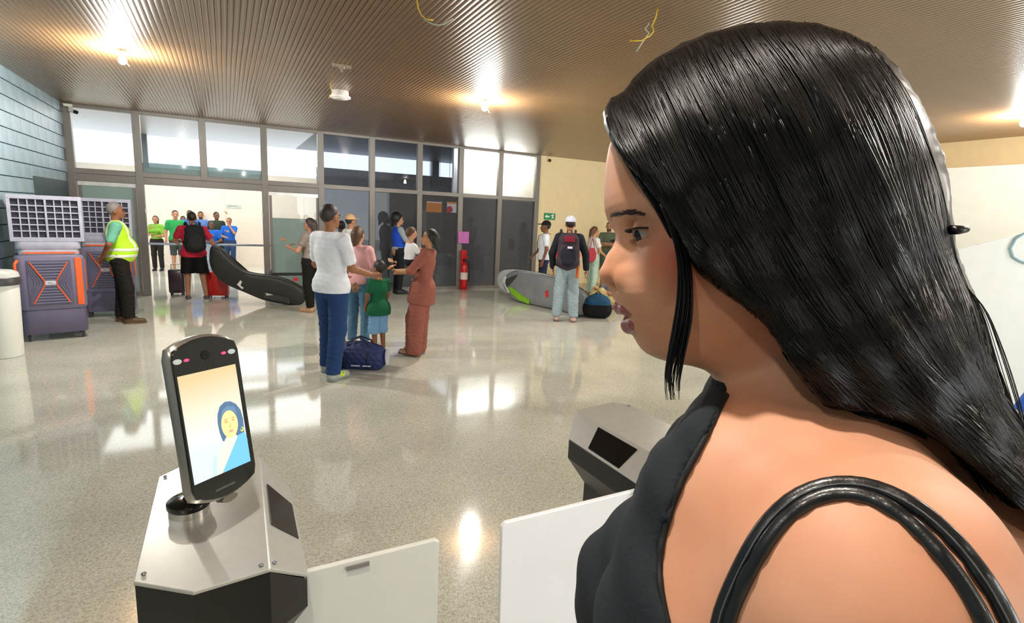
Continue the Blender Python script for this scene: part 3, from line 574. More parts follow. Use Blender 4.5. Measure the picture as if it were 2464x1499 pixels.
# ---------------------------------------------------------------- turnstiles
steel = mat('c6c7c2', .27, .45, .02, 300, .03); sid = mat('121010', .35, var=.05); rdm = mat('33302c', .15)
def turnstile(mx, label):
    t = thing('turnstile', label, 'turnstile', (0, 0, 0)); f = (lambda x: 1.2-x) if mx else (lambda x: x)
    t.location = (f(0), 1.3, 0); o = Vector((f(0), 1.3, 0)); fl = lambda q: Vector((f(q[0]), q[1], q[2]))-o
    top = [(-.18, 1.12, 1.05), (-.08, 1.045, 1.05), (.05, 1.06, 1.05), (.06, 1.60, 1.05), (-.13, 1.62, 1.05), (-.18, 1.57, 1.05)]
    fc = [(.05, 1.06, 1.05), (.128, 1.12, .975), (.132, 1.53, .975), (.06, 1.60, 1.05)]
    def plate(pts, th, nm, m, up=(0, 0, 1)):
        v = [fl(p) for p in pts]; w_ = [x-Vector(up)*th for x in v]; n = len(v)
        MB().add(v+w_, [tuple(range(n)) if not mx else tuple(range(n-1, -1, -1)), tuple(range(2*n-1, n-1, -1)) if not mx else tuple(range(n, 2*n))]+[(i, i+n, (i+1) % n+n, (i+1) % n) if not mx else (i, (i+1) % n, (i+1) % n+n, i+n) for i in range(n)]).build(nm, m, t, bevel=.002)
    plate(top, .008, 'top_plate', steel); plate(fc, .008, 'reader_facet', steel, (.6 if not mx else -.6, 0, .8))
    ring = [(-.178, 1.122), (-.08, 1.048), (.05, 1.063), (.125, 1.12), (.129, 1.53), (.06, 1.597), (-.13, 1.617), (-.177, 1.57)]
    zt = [1.042, 1.042, 1.04, .966, .966, 1.04, 1.042, 1.042]
    low = [(-.15, 1.17), (-.08, 1.10), (.04, 1.11), (.085, 1.16), (.085, 1.48), (.04, 1.54), (-.12, 1.55), (-.15, 1.52)]
    vs = [fl((x, y, z)) for (x, y), z in zip(ring, zt)]+[fl((x, y, .90)) for x, y in ring]+[fl((x, y, .82)) for x, y in low]+[fl((x, y, .02)) for x, y in low]
    n = 8; fs = [(k*n+i, k*n+(i+1) % n, (k+1)*n+(i+1) % n, (k+1)*n+i) for k in range(3) for i in range(n)]+[tuple(range(n)), tuple(range(4*n-1, 3*n-1, -1))]
    MB().add(vs, fs).build('black_body', sid, t)
    MB().add([fl((x*1.05, y, z)) for z in (0, .025) for x, y in low], [tuple(range(n)), tuple(range(2*n-1, n-1, -1))]+[(i, (i+1) % n, (i+1) % n+n, i+n) for i in range(n)]).build('base_plate', steel, t)
    # reader window on the sloping facet
    def fp(u, v): a_ = np.array(fc[0])*(1-v)+np.array(fc[3])*v; b_ = np.array(fc[1])*(1-v)+np.array(fc[2])*v; return a_*(1-u)+b_*u
    q = [fp(.12, .33), fp(.9, .33), fp(.9, .72), fp(.12, .72)]; up = np.array([.69, 0, .72])*.003
    plate([x+up for x in q], .004, 'card_reader', mat('0c0b0b', .12) if mx else rdm)
    for p_ in ((-.165, 1.135, 1.053), (.035, 1.075, 1.053), (-.165, 1.56, 1.053), (.06, 1.085, 1.045)): MB().ball(tuple(fl(p_)), (.005, .005, .003), seg=8).build('screw', alum, t, smooth=True)
    return t
turnstile(False, 'turnstile with steel top carrying the face scanner, lower left'); turnstile(True, 'second turnstile with a black square reader, beside the woman in black')
acr = mat('dcded6', .18, var=.02); acr2 = mat('f2f5f8', .2, var=.02)
t = thing('gate_flap', 'pale grey gate flap with a small metal slot, attached to the left turnstile', 'gate flap', (.13, 1.165, 0))
MB().prism([(-.04, .2), (.31, .2), (.31, .95), (.30, .956), (-.04, .956)], -.007, .007, Mx=RX(90)).build('flap_panel', acr, t, bevel=.003)
a = Yp(833, 1368, 1.157)-np.array([.13, 1.165, 0]); b = Yp(888, 1350, 1.157)-np.array([.13, 1.165, 0])
MB().box((a[0], -.012, a[2]-.005), (b[0], -.007, a[2]+.005)).build('metal_slot', mat('9c9894', .35, .5), t); MB().lathe([(.006, 0), (.006, .004)], Mx=T((.23, -.007, .74)) @ RX(90), seg=12).build('screw_head', mat('e8e8e4', .3), t)
t = thing('gate_flap', 'bright white gate flap in front of the woman in black', 'gate flap', (1.07, 1.165, 0))
MB().prism([(.04, .2), (-.44, .2), (-.455, .945), (-.445, .956), (.04, .956)], -.007, .007, Mx=RX(-90) @ Matrix.Scale(-1, 4, (0, 1, 0))).build('flap_panel', acr2, t, bevel=.003)

# ---------------------------------------------------------------- face scanner on the left turnstile
cr_ = Vector((.749, .661, -.045)).normalized(); cu = Vector((-.097, .176, .98)); cu = (cu-cr_*cu.dot(cr_)).normalized(); cn = cu.cross(cr_)  # cn points away from the viewer
cn = -cr_.cross(cu)*-1
cen = Vector((-.036, 1.241, 1.301)); KS = 1.1
bk = cr_.cross(cu)*-1
if bk.dot(Vector((-.655, .73, -.196))) < 0: bk = -bk
FM = Matrix(((cr_[0], cu[0], -bk[0], 0), (cr_[1], cu[1], -bk[1], 0), (cr_[2], cu[2], -bk[2], 0), (0, 0, 0, 1)))   # local x right, y up, z towards viewer
t = thing('face_scanner', 'face scanner with a lit portrait screen on the left turnstile', 'scanner', cen)
def outline(w, h, bow, n=9, r=.018):
    o = []
    for i in range(n): u = -1+2*i/(n-1); o.append((u*(w/2-r*.3), -h/2-bow*(1-u*u)))
    o.append((w/2, -h/2+r)); o.append((w/2*1.0, 0)); o.append((w/2, h/2-r))
    for i in range(n): u = 1-2*i/(n-1); o.append((u*(w/2-r*.3), h/2+bow*(1-u*u)))
    o.append((-w/2, h/2-r)); o.append((-w/2, 0)); o.append((-w/2, -h/2+r)); return o
W_, H_ = .166, .312; off = (.004, .010)
FM2 = FM @ T((off[0], off[1], 0))
MB().prism(outline(W_, H_, .020), -.027, -.003, Mx=FM2, inset=.006).build('silver_housing', mat('a9a6a0', .25, .8, var=.03), t, angle=40)
MB().prism(outline(W_-.010, H_-.010, .019), -.004, .001, Mx=FM2, inset=.001).build('black_front', mat('0b0909', .08, coat=.5), t, angle=40)
SH, SW = .22, .1375
def scr_poly(pts, nm, m, z): return MB().prism([((u-.5)*SW, (.5-v)*SH) for u, v in pts][::-1], z, z+.0003, Mx=FM).build(nm, m, scrn)
scrn = MB().prism([(-SW/2, -SH/2), (SW/2, -SH/2), (SW/2, SH/2), (-SW/2, SH/2)], .001, .0022, Mx=FM).build('screen', mat('000000', .2), t)
E = lambda h, e=1.0, **k: mat(h, .3, emit=e*.6, spec=.2, var=.0, key='scr'+str(e))
scrn.data.materials.clear()
sm = bpy.data.materials.new('screen_image'); sm.use_nodes = True; n = sm.node_tree.nodes; L = sm.node_tree.links; pb = n['Principled BSDF']
tc = n.new('ShaderNodeTexCoord'); sx = n.new('ShaderNodeSeparateXYZ'); L.new(tc.outputs['Generated'], sx.inputs[0])
r = n.new('ShaderNodeValToRGB'); r.color_ramp.elements[0].position = .25; r.color_ramp.elements[0].color = (*srgb('e8f4ff'), 1); r.color_ramp.elements[1].position = .95; r.color_ramp.elements[1].color = (*srgb('f0d4a0'), 1)
e2 = r.color_ramp.elements.new(.6); e2.color = (*srgb('fff4dc'), 1); L.new(sx.outputs[2], r.inputs[0]); pb.inputs['Base Color'].default_value = (0, 0, 0, 1); L.new(r.outputs[0], pb.inputs['Emission Color']); pb.inputs['Emission Strength'].default_value = .56; pb.inputs['Roughness'].default_value = .15
scrn.data.materials.append(sm)
def ellp(cx, cy, rx, ry, n=28, a0=0, a1=360): return [(cx+rx*math.cos(math.radians(a0+(a1-a0)*i/n)), cy+ry*math.sin(math.radians(a0+(a1-a0)*i/n))) for i in range(n)]
scr_poly([(.52, .52), (.54, .44), (.60, .37), (.70, .34), (.80, .35), (.89, .39), (.96, .46), (.985, .56), (.97, .70), (.86, .74), (.74, .76), (.62, .75), (.56, .70), (.53, .62)], 'screen_hair', E('47607c', .9), .0022)
scr_poly([(.60, .70), (.66, .66), (.80, .68), (.84, .72), (.70, .86), (.50, 1.0), (.36, 1.0), (.42, .84)], 'screen_neck', E('f6d8b0', .9), .0026)
scr_poly([(.84, .70), (.97, .69), (.998, .76), (.998, 1.0), (.46, 1.0), (.64, .86)], 'screen_top', E('5e9fd8', .9), .0030)
scr_poly([(.36, .80), (.42, .84), (.38, .998), (.30, .998), (.33, .88)], 'screen_top', E('9cc8f0', .9), .0030)
scr_poly(ellp(.72, .565, .15, .135), 'screen_face', E('f0c080', .9), .0034)
scr_poly([(.57, .50), (.62, .41), (.72, .385), (.84, .41), (.88, .50), (.80, .44), (.72, .43), (.64, .44)], 'screen_fringe', E('54728e', .9), .0038)
for cx in (.66, .79): scr_poly(ellp(cx, .535, .028, .008, 12), 'screen_eye', E('b07a58', .8), .0038); scr_poly(ellp(cx, .512, .036, .006, 12), 'screen_brow', E('b98a5e', .8), .0038)
scr_poly([(.72, .54), (.745, .60), (.70, .60)], 'screen_nose', E('e0a468', .8), .0038); scr_poly(ellp(.725, .635, .045, .013, 14), 'screen_mouth', E('e08878', .85), .0038)
scr_poly(ellp(.925, .655, .032, .024, 16), 'screen_earring', E('c6dc3c', .9), .0038); scr_poly(ellp(.915, .648, .022, .017, 16), 'screen_earring_gap', E('54728e', .9), .0042)
ov = lambda cx, cy, rx, ry: [(cx+rx*math.cos(k*.5236), cy+ry*math.sin(k*.5236)) for k in range(12)]
for s_ in (-1, 1):
    MB().prism(ov(s_*.064, .139, .0095, .0055), .001, .0025, Mx=FM).build('white_led', mat('aebcbc', .3), t)
    MB().prism(ov(s_*.044, .139, .0055, .0028), .001, .0025, Mx=FM).build('red_led', mat('ff2048', .3, emit=2.5), t)
MB().prism(ov(0, .142, .010, .010), .001, .002, Mx=FM).build('lens_window', mat('000000', .05), t)
MB().prism([(-.024, -.1425), (.022, -.1425), (.024, -.1405), (.022, -.1385), (-.024, -.1385), (-.026, -.1405)], .001, .0014, Mx=FM).build('front_mark', mat('4c5250', .4), t)
# neck and round foot
ft = Zp(456, 1232, 1.05); lp = Vector(ft)-cen; nk = FM @ Vector((0, -.13, -.035))
MB().lathe([(.042, .0), (.042, .016), (.030, .017)], tuple(lp), 28).build('silver_ring', mat('b8b6b0', .25, .8), t, angle=40)
MB().lathe([(.043, .017), (.045, .020), (.045, .030), (.040, .034), (.01, .035)], tuple(lp), 28).build('black_foot', mat('0e0e0e', .12), t, angle=40)
MB().tube([lp+Vector((0, 0, .03)), lp+Vector((.01, -.005, .05)), nk+Vector((0, .0, -.02)), nk], [.014, .013, .013, .014], 12).build('neck', mat('6e6c68', .3, .7), t, smooth=True)
MB().prism(ov(0, 0, .02, .008), 0, .02, Mx=FM @ T((.015, -.172, -.03))).build('connector', mat('8a8478', .35, .5), t)
# ================================================================ PEOPLE (distant)
def person(label, foot, head_y, face, skin='b07a55', sex='m', hair=('short', '1c1512'), top=None, bottom=None, shoes='222222', pose=None,
           belly=0, res=.013, hs=1.0, wide=1.0, group=None, lean=0, floor_z=0, dy=0, name='person', tilt=0):
    """foot = pixel of the feet centre, head_y = pixel row of the crown, face = degrees ccw from 'away from viewer'"""
    b = Zp(foot[0], foot[1], floor_z) if dy == 0 else np.append(Zp(foot[0], foot[1], 0)[:2], 0)
    lo, hi = .3, 3.
    for _ in range(30):
        m_ = (lo+hi)/2
        if proj((b[0], b[1], m_))[1] > head_y: lo = m_
        else: hi = m_
    Ht = lo-b[2]; s = Ht/1.75
    az = math.atan2(b[1], b[0]); rz = az-math.pi/2+math.radians(face)
    t = thing(name, label, 'person', b, rz, group)
    ps = dict(aL=((-.25, -.03, 1.14), (-.25, .04, .89)), aR=((.25, -.03, 1.14), (.25, .04, .89)), fL=(-.10, .0, 0), fR=(.10, 0, 0))
    if pose: ps.update(pose)
    V = lambda p: np.array(p, float)
    hipw, shw, wst = (.165, .17, .135) if sex == 'm' else (.17, .145, .115)
    hipw *= wide; shw *= wide; wst = wst*wide+belly*.5
    hips = [V((-.09*wide, 0, .90)), V((.09*wide, 0, .90))]; feet = [V(ps['fL']), V(ps['fR'])]; ank = [f+V((0, -.02, .09)) for f in feet]
    kn = [ps.get(k) for k in ('kL', 'kR')]; kn = [V(k) if k is not None else (h+a)/2+V((0, .03, .02)) for k, h, a in zip(kn, hips, ank)]
    sho = [V((-shw-.005, -.01, 1.40)), V((shw+.005, -.01, 1.40))]
    arms = [[sho[0], V(ps['aL'][0]), V(ps['aL'][1])], [sho[1], V(ps['aR'][0]), V(ps['aR'][1])]]
    torso = [('E', (0, 0, 1.27), (shw, .112+belly*.3, .20)), ('E', (0, .01+belly*.5, 1.08), (wst+.01, .10+belly, .17), .05), ('E', (0, -.005, .95), (hipw, .12, .12), .05),
             ('C', (-shw+.03, -.01, 1.405), (shw-.03, -.01, 1.405), .062, .062, .04)]
    if sex == 'f': torso += [('E', (-.075, .09, 1.26), (.065, .055, .06), .03), ('E', (.075, .09, 1.26), (.065, .055, .06), .03), ('E', (0, -.06, .93), (.15, .08, .10), .04)]
    legs = []
    for h, k, a in zip(hips, kn, ank): legs += [('C', h, k, .083*wide, .056, .03), ('C', k+V((0, -.01, -.03)), a, .056, .037, .03)]
    armp = []
    for S, E_, W in arms: armp += [('C', S, E_, .050, .039, .03), ('C', E_, W, .039, .026, .02)]
    # head
    hc = np.array([0., 0, 1.62]); HS = hs
    hp = lambda p: tuple((np.array(p, float)-[0, 0, 1.50])*HS+[0, 0, 1.50]+np.array([0, lean, 0])) ; hr = lambda r: tuple(np.array(r)*HS)
    head = [('E', hp((0, -.015, 1.645)), hr((.074, .094, .093)), .01), ('E', hp((0, .022, 1.588)), hr((.058, .072, .084)), .03), ('C', hp((0, .085, 1.61)), hp((0, .104, 1.585)), .009, .014, .012),
            ('E', hp((-.077, -.012, 1.605)), hr((.012, .02, .032)), .008), ('E', hp((.077, -.012, 1.605)), hr((.012, .02, .032)), .008), ('E', hp((0, .066, 1.528)), hr((.03, .026, .022)), .02),
            ('C', hp((-.014, .088, 1.556)), hp((.014, .088, 1.556)), .008, .008, .012), ('C', (0, -.015, 1.42), hp((0, -.012, 1.56)), .056 if sex == 'm' else .046, .05 if sex == 'm' else .042, .02)]
    ex = MB()
    for side, (S, E_, W) in zip((-1, 1), arms):   # hands: palm + four fingers + thumb
        d = (W-E_)/np.linalg.norm(W-E_); hd = ps.get('hL' if side < 0 else 'hR'); hd = d if hd is None else V(hd)/np.linalg.norm(V(hd))
        sd = np.cross(hd, V((0, 0, 1)) if abs(hd[2]) < .8 else V((1, 0, 0))); sd /= np.linalg.norm(sd)
        if abs(hd[2]) >= .8: sd = V((0, 1, 0))-hd*hd[1]; sd /= np.linalg.norm(sd)
        nn = np.cross(hd, sd); c = W+hd*.05
        armp.append(('C', W+hd*.02-sd*.012, W+hd*.075-sd*.016, .018, .017, .012)); armp.append(('C', W+hd*.02+sd*.012, W+hd*.075+sd*.016, .018, .017, .012))
        for i, ln in enumerate((.062, .072, .068, .052)):
            r0 = W+hd*.075+sd*(.026-.0175*i); ex.tube([r0, r0+hd*ln*.5+nn*side*.004, r0+hd*ln*.85+nn*side*.022, r0+hd*ln*.95+nn*side*.036], [.0095, .009, .008, .006], 6)
        r0 = W+hd*.03+sd*.028; ex.tube([r0, r0+hd*.03+sd*.02, r0+hd*.055+sd*.024+nn*side*.01], [.011, .010, .007], 6)
    for f_ in feet: legs.append(('C', f_+V((0, -.02, .045)), f_+V((0, .15, .028)), .036, .028, .02))
    allp = torso+legs+armp+head; lo_, hi_ = bbox(allp, .03)
    zs = np.concatenate([np.arange(max(-.01, lo_[2]), 1.46, res), np.arange(1.46, hi_[2], .0075)])
    def ax(i, half):
        a = np.arange(lo_[i], -half, res); c_ = np.arange(-half, half, .0085); return np.concatenate([a, c_, np.arange(half, hi_[i], res)])
    axs = [ax(0, .105*HS), ax(1, .13*HS), zs]
    solid('body', allp, skinm(skin), t, axs=axs, s=s, extra=_sc(ex, 1), cut=lambda g, d: np.maximum(d, .0-g[2]) if floor_z == 0 else d)
    # features
    S = lambda mb: _sc(mb, s)
    for sx in (-1, 1):
        S(MB().ball(hp((sx*.030, .083, 1.617)), hr((.012, .007, .006)), seg=8)).build('eye', mat('1d1512', .2), t, smooth=True)
        S(MB().tube([hp((sx*.048, .078, 1.636)), hp((sx*.030, .090, 1.642)), hp((sx*.014, .092, 1.637))], .0045*HS, 5)).build('eyebrow', mat('1c1410', .7), t)
    S(MB().tube([hp((-.022, .088, 1.555)), hp((0, .099, 1.557)), hp((.022, .088, 1.555))], .006*HS, 6)).build('mouth', mat('9a4f48', .5), t, smooth=True)
    # hair
    kind, hcol = hair[0], hair[1]; hm = mat(hcol, .5, 0, .4, 90, .2)
    scull = [('E', hp((0, -.018, 1.648)), hr((.080, .098, .098)), .02)]
    def hcut(g, d):
        z = (g[2]-1.50)/HS+1.50; y = (g[1]-lean)/HS
        keep = np.maximum((y-.01)*.85-(z-1.645)*.75, 1.565-z if kind in ('short', 'hat', 'beard') else 1.3-z)
        return np.maximum(d, keep)
    pr = list(scull)
    if kind in ('long', 'pony', 'bun', 'big'):
        pr += [('C', hp((0, -.075, 1.62)), hp((0, -.115, 1.36 if kind != 'bun' else 1.56)), .075*(1.3 if kind == 'big' else 1), .05, .03)]
        if kind in ('long', 'big'): pr += [('C', hp((-.062, -.02, 1.62)), hp((-.085, -.03, 1.42)), .035, .025, .03), ('C', hp((.062, -.02, 1.62)), hp((.085, -.03, 1.42)), .035, .025, .03)]
        if kind == 'big': pr += [('E', hp((0, -.06, 1.66)), hr((.12, .12, .13)), .03)]
        if kind == 'bun': pr += [('E', hp((0, -.10, 1.70)), hr((.05, .05, .05)), .01)]
    solid('hair', pr, hm, t, .009, s=s, cut=hcut)
    if kind == 'hat' or (len(hair) > 2):
        cm = cloth(hair[2]); 
        solid('cap', [('E', hp((0, -.018, 1.662)), hr((.088, .106, .10)), .02), ('E', hp((0, .115, 1.672)), hr((.065, .075, .010)), .02)], cm, t, .009, s=s, cut=lambda g, d: np.maximum(d, 1.50+(1.655-1.50)*HS-g[2]))
    if kind == 'beard': solid('beard', [('E', hp((0, .035, 1.545)), hr((.058, .062, .05)), .02)], hm, t, .009, s=s)
    # clothes
    if top:
        tk = dict(col='ffffff', sleeve=.55, hem=.90, flare=0, off=.014); tk.update(top)
        tp = [p for p in torso]
        if tk['hem'] < .93: tp.append(('E', (0, 0, .93), (hipw+.012+tk['flare'], .125+tk['flare'], .16), .05))
        if tk['hem'] < .80: tp.append(('C', (-.05, 0, tk['hem']+.05), (.05, 0, tk['hem']+.05), .14+tk['flare'], .14+tk['flare'], .08))
        if tk['sleeve'] > 0:
            for S0_, E_, W in arms:
                f1 = min(1, tk['sleeve']); tp.append(('C', S0_, S0_+(E_-S0_)*f1, .056, .053-.008*f1, .03))
                if tk['sleeve'] > 1: tp.append(('C', E_, E_+(W-E_)*(tk['sleeve']-1), .045, .038, .02))
        tp.append(('C', (0, -.015, 1.40), (0, -.015, 1.46), .062, .058, .03))
        hem = tk['hem']
        solid(tk.get('name', 'shirt'), tp, cloth(tk['col']), t, res*.9, tk['off'], s=s, wrinkle=.0025, cut=lambda g, d: np.maximum(np.maximum(d, np.where(np.abs(g[0]) < hipw+.06, hem-g[2], -1)), g[2]-1.475))
    if bottom:
        bk_ = dict(col='223355', length=.09, off=.014, wide=0, waist=1.02); bk_.update(bottom); lg = []
        for h, k, a in zip(hips, kn, ank): lg += [('C', h, k, .086*wide, .062+bk_['wide'], .03), ('C', k, a, .062+bk_['wide'], .050+bk_['wide'], .03)]
        lg += [('E', (0, -.005, .95), (hipw, .12, .12), .05), ('E', (0, .01, 1.03), (wst+.02, .10+belly*.7, .1), .05)]
        L_ = bk_['length']
        solid(bk_.get('name', 'trousers'), lg, cloth(bk_['col']), t, res, bk_['off'], s=s, wrinkle=.004, cut=lambda g, d: np.maximum(np.maximum(d, L_-g[2]), g[2]-bk_['waist']))
    if shoes:
        cols = shoes if isinstance(shoes, tuple) else (shoes, '1d1d1d')
        for f_ in feet:
            r_ = MB()
            solid('shoe', [('C', f_+V((0, -.035, .045)), f_+V((0, .15, .035)), .046, .038, .02), ('C', f_+V((0, -.045, .06)), f_+V((0, .0, .08)), .042, .045, .02)], mat(cols[0], .5, 0, .1, 60), t, .009, s=s, cut=lambda g, d: np.maximum(d, .012-g[2]))
            solid('sole', [('C', f_+V((0, -.04, .03)), f_+V((0, .155, .03)), .052, .045, .02)], mat(cols[1], .6), t, .009, s=s, cut=lambda g, d: np.maximum(np.maximum(d, .0-g[2]), g[2]-.022))
    if tilt:
        ax_ = Vector((b[0], b[1], 0)).normalized(); t.rotation_euler = (Matrix.Rotation(math.radians(tilt), 4, ax_) @ Matrix.Rotation(rz, 4, 'Z')).to_euler()
    return t, s, hp
def _sc(mb, s): mb.v = [(v[0]*s, v[1]*s, v[2]*s) for v in mb.v]; return mb
def on(t, p, s): return Matrix.Translation(t.location) @ Matrix.Rotation(t.rotation_euler.z, 4, 'Z') @ Vector([c*s for c in p])
hang_ = lambda sx, fwd=.0, out=.25: ((sx*out, -.03+fwd*.4, 1.14), (sx*out, .04+fwd, .89))

# guard in high-visibility vest
t, s, hp = person('stout guard in yellow reflective vest over a mint shirt, hands behind his back', (300, 776), 485, -92, '8d5a40', 'm', ('short', '7d7873'),
    dict(col='6fb59a', sleeve=.75, hem=.93, off=.012), dict(col='1a1714', wide=.012), ('5a4028', '6e5236'),
    dict(aL=((-.27, -.10, 1.16), (-.12, -.19, .98)), aR=((.27, -.10, 1.16), (.12, -.19, .98)), fL=(-.10, -.02, 0), fR=(.11, .08, 0)), belly=.055, wide=1.12, res=.011)
vt = [('E', (0, 0, 1.27), (.19, .13, .20)), ('E', (0, .045, 1.08), (.185, .165, .17), .05), ('E', (0, .0, .98), (.19, .15, .14), .05), ('C', (-.14, -.01, 1.40), (.14, -.01, 1.40), .066, .066, .04)]
def vestcut(g, d):
    d = np.maximum(np.maximum(d, .90-g[2]), g[2]-1.49); d = np.maximum(d, -(np.sqrt(g[0]**2+(g[1]-.09)**2*1.2+(g[2]-1.50)**2*.35)-.085)); return d
vest = solid('safety_vest', vt, mat('b8ee1e', .6, 0, .15, 40, .06), t, .010, .022, s=s, cut=vestcut)
def band(z0, z1, nm='reflective_band'):
    o = solid(nm, vt, mat('e6ecdc', .35, var=.03), vest, .009, .027, s=s, cut=lambda g, d: np.maximum(vestcut(g, d), np.abs(g[2]-(z0+z1)/2)-(z1-z0)/2)); return o
band(1.055, 1.10); band(.965, 1.01)
for sx in (-1, 1): solid('reflective_strip', vt, mat('e6ecdc', .35, var=.03), vest, .009, .027, s=s, cut=lambda g, d, sx=sx: np.maximum(np.maximum(vestcut(g, d), np.abs(g[0]-sx*.105)-.022), 1.10-g[2]))

# traveller with black backpack and crimson shirt
t, s, hp = person('traveller seen from behind in crimson T-shirt and black shorts, dragging a long board bag', (472, 722), 508, 8, 'a8765a', 'm', ('short', '2a1c14'),
    dict(col='c02840', sleeve=.6, hem=.86, flare=.015), dict(col='0e0c0d', length=.54, wide=.045, name='shorts'), ('5a5054', 'd8d2c8'),
    dict(aR=((.33, .02, 1.16), (.42, .03, .97)), aL=((-.30, .10, 1.17), (-.22, .30, 1.10)), fL=(-.13, .04, 0), fR=(.17, -.08, 0)), wide=1.15)
q = on(t, (0, -.25, .98), s); backpack('black backpack worn by the traveller in crimson', q, t.rotation_euler.z, .34, .2, .52, ('1d1e1d', '242524'))
# green and yellow shirt woman
person('long-haired woman in green-yellow top and dark trousers, leftmost beyond the doorway', (382, 651), 518, 165, 'b98763', 'f', ('long', '4a2c1c'),
    dict(col='7cb23a', sleeve=.7, hem=.98), dict(col='2a2523'), '1c1a18', dict(aR=((.22, .12, 1.14), (.06, .27, 1.16)), aL=((-.22, .12, 1.12), (-.05, .27, 1.10))), res=.015)
person('young man in green T-shirt behind the traveller in crimson', (430, 656), 505, 185, 'c08a68', 'm', ('short', '1e1512'), dict(col='2f9a50', sleeve=.6), dict(col='3c4440', length=.5, name='shorts'), '2a2a2a', res=.015)
BL = dict(col='1f62c4', sleeve=.65, hem=.93)
person('worker in blue T-shirt with hands clasped, just right of the traveller in crimson', (515, 663), 532, 178, '6e4630', 'm', ('short', '140f0d'), BL, dict(col='9aa4b0'), '3a3a3a',
    dict(aL=((-.25, .08, 1.14), (-.05, .24, 1.06)), aR=((.25, .08, 1.14), (.05, .24, 1.06))), res=.015)
person('worker in blue T-shirt with one hand raised to the face', (556, 650), 523, 160, 'b5805c', 'm', ('short', '6a4a34'), BL, dict(col='2c4468'), '222222',
    dict(aL=((-.22, .18, 1.24), (-.05, .16, 1.50)), aR=((.24, .10, 1.14), (.02, .24, 1.10))), res=.015, wide=1.05)
person('man in dark olive T-shirt standing behind the two blue shirted workers', (527, 645), 509, 200, '7a5238', 'm', ('short', '181210'), dict(col='2e3a30', sleeve=.6), dict(col='24282c'), '222222', res=.016)
person('bearded man in pale blue shirt, farthest back behind the workers', (489, 638), 508, 178, 'a87450', 'm', ('beard', '241a16'), dict(col='5f86c8', sleeve=.6), dict(col='3a4456'), '222222', res=.016)
person('short-haired man almost hidden behind the traveller\'s head', (464, 648), 505, 178, '9a6c4c', 'm', ('short', '2c211c'), dict(col='3468b0', sleeve=.6), dict(col='30343c'), '222222', res=.018)
person('man with glasses glimpsed left of the traveller\'s head', (447, 643), 519, 178, '84583e', 'm', ('short', '1c1512'), dict(col='2a6a48', sleeve=.6), dict(col='30343c'), '222222', res=.018)

# central group
t, s, hp = person('man in white polo shirt and dark blue jeans, seen from behind in the centre group', (800, 905), 489, -48, '9c6a4a', 'm', ('short', '2c2622'),
    dict(col='e9edf6', sleeve=.72, hem=.88, flare=.012, name='polo_shirt'), dict(col='23406e', wide=.008, length=.07), ('a4aaa4', '8c9490'),
    dict(aR=((.27, .02, 1.13), (.30, .24, 1.06)), aL=((-.24, .02, 1.14), (-.14, .22, 1.06)), fL=(-.17, .10, 0), fR=(.12, -.08, 0), hR=(.3, .9, .1)), res=.0095, wide=1.06)
for sx, f_ in ((-1, (-.17, .10)), (1, (.12, -.08))):
    vsn = [(0, 0), (.012, 0), (.018, .022), (.034, 0), (.046, 0), (.054, .04), (.042, .04), (.036, .018), (.020, .04), (.008, .04)]
    Mx = T((f_[0]+.047, f_[1]+.10, .028)) @ RZ(90) @ RX(80) @ RY(180) @ T((0, 0, 0))
    MB().prism([(a*1.2, c*1.2) for a, c in vsn], -.006, .006, Mx=T(((f_[0]+.040)*s, (f_[1]+.03)*s, .030*s)) @ RX(0) @ Matrix(((0, 0, 1, 0), (1, 0, 0, 0), (0, 1, 0, 0), (0, 0, 0, 1))) @ Matrix.Scale(s, 4)).build('letter_mark', mat('d6f02a', .5), t)
t, s, hp = person('woman in pink T-shirt and light blue jeans, brown ponytail, beside the polo man', (864, 832), 543, -28, 'c08a68', 'f', ('pony', '4e3016'),
    dict(col='e0a8a8', sleeve=.75, hem=.93, flare=.01), dict(col='58809c'), ('d8d0c8', 'eeeeee'), dict(aR=((.24, .0, 1.13), (.12, .22, 1.10)), aL=((-.23, .0, 1.13), (-.10, .2, 1.08))), res=.0105, wide=1.12)
t, s, hp = person('small boy in dark green polo shirt and light blue shorts, beside the navy duffel', (911, 852), 634, 40, '8a5c40', 'm', ('short', '2a2320'),
    dict(col='17603e', sleeve=.62, hem=.78, flare=.03, name='polo_shirt'), dict(col='7aa6cc', length=.42, wide=.03, name='shorts'), ('3a5a8c', 'dddddd'),
    dict(aL=((-.23, .04, 1.16), (-.22, .12, .92)), aR=((.23, .0, 1.16), (.22, .08, .92))), res=.011, hs=1.32, wide=1.05)
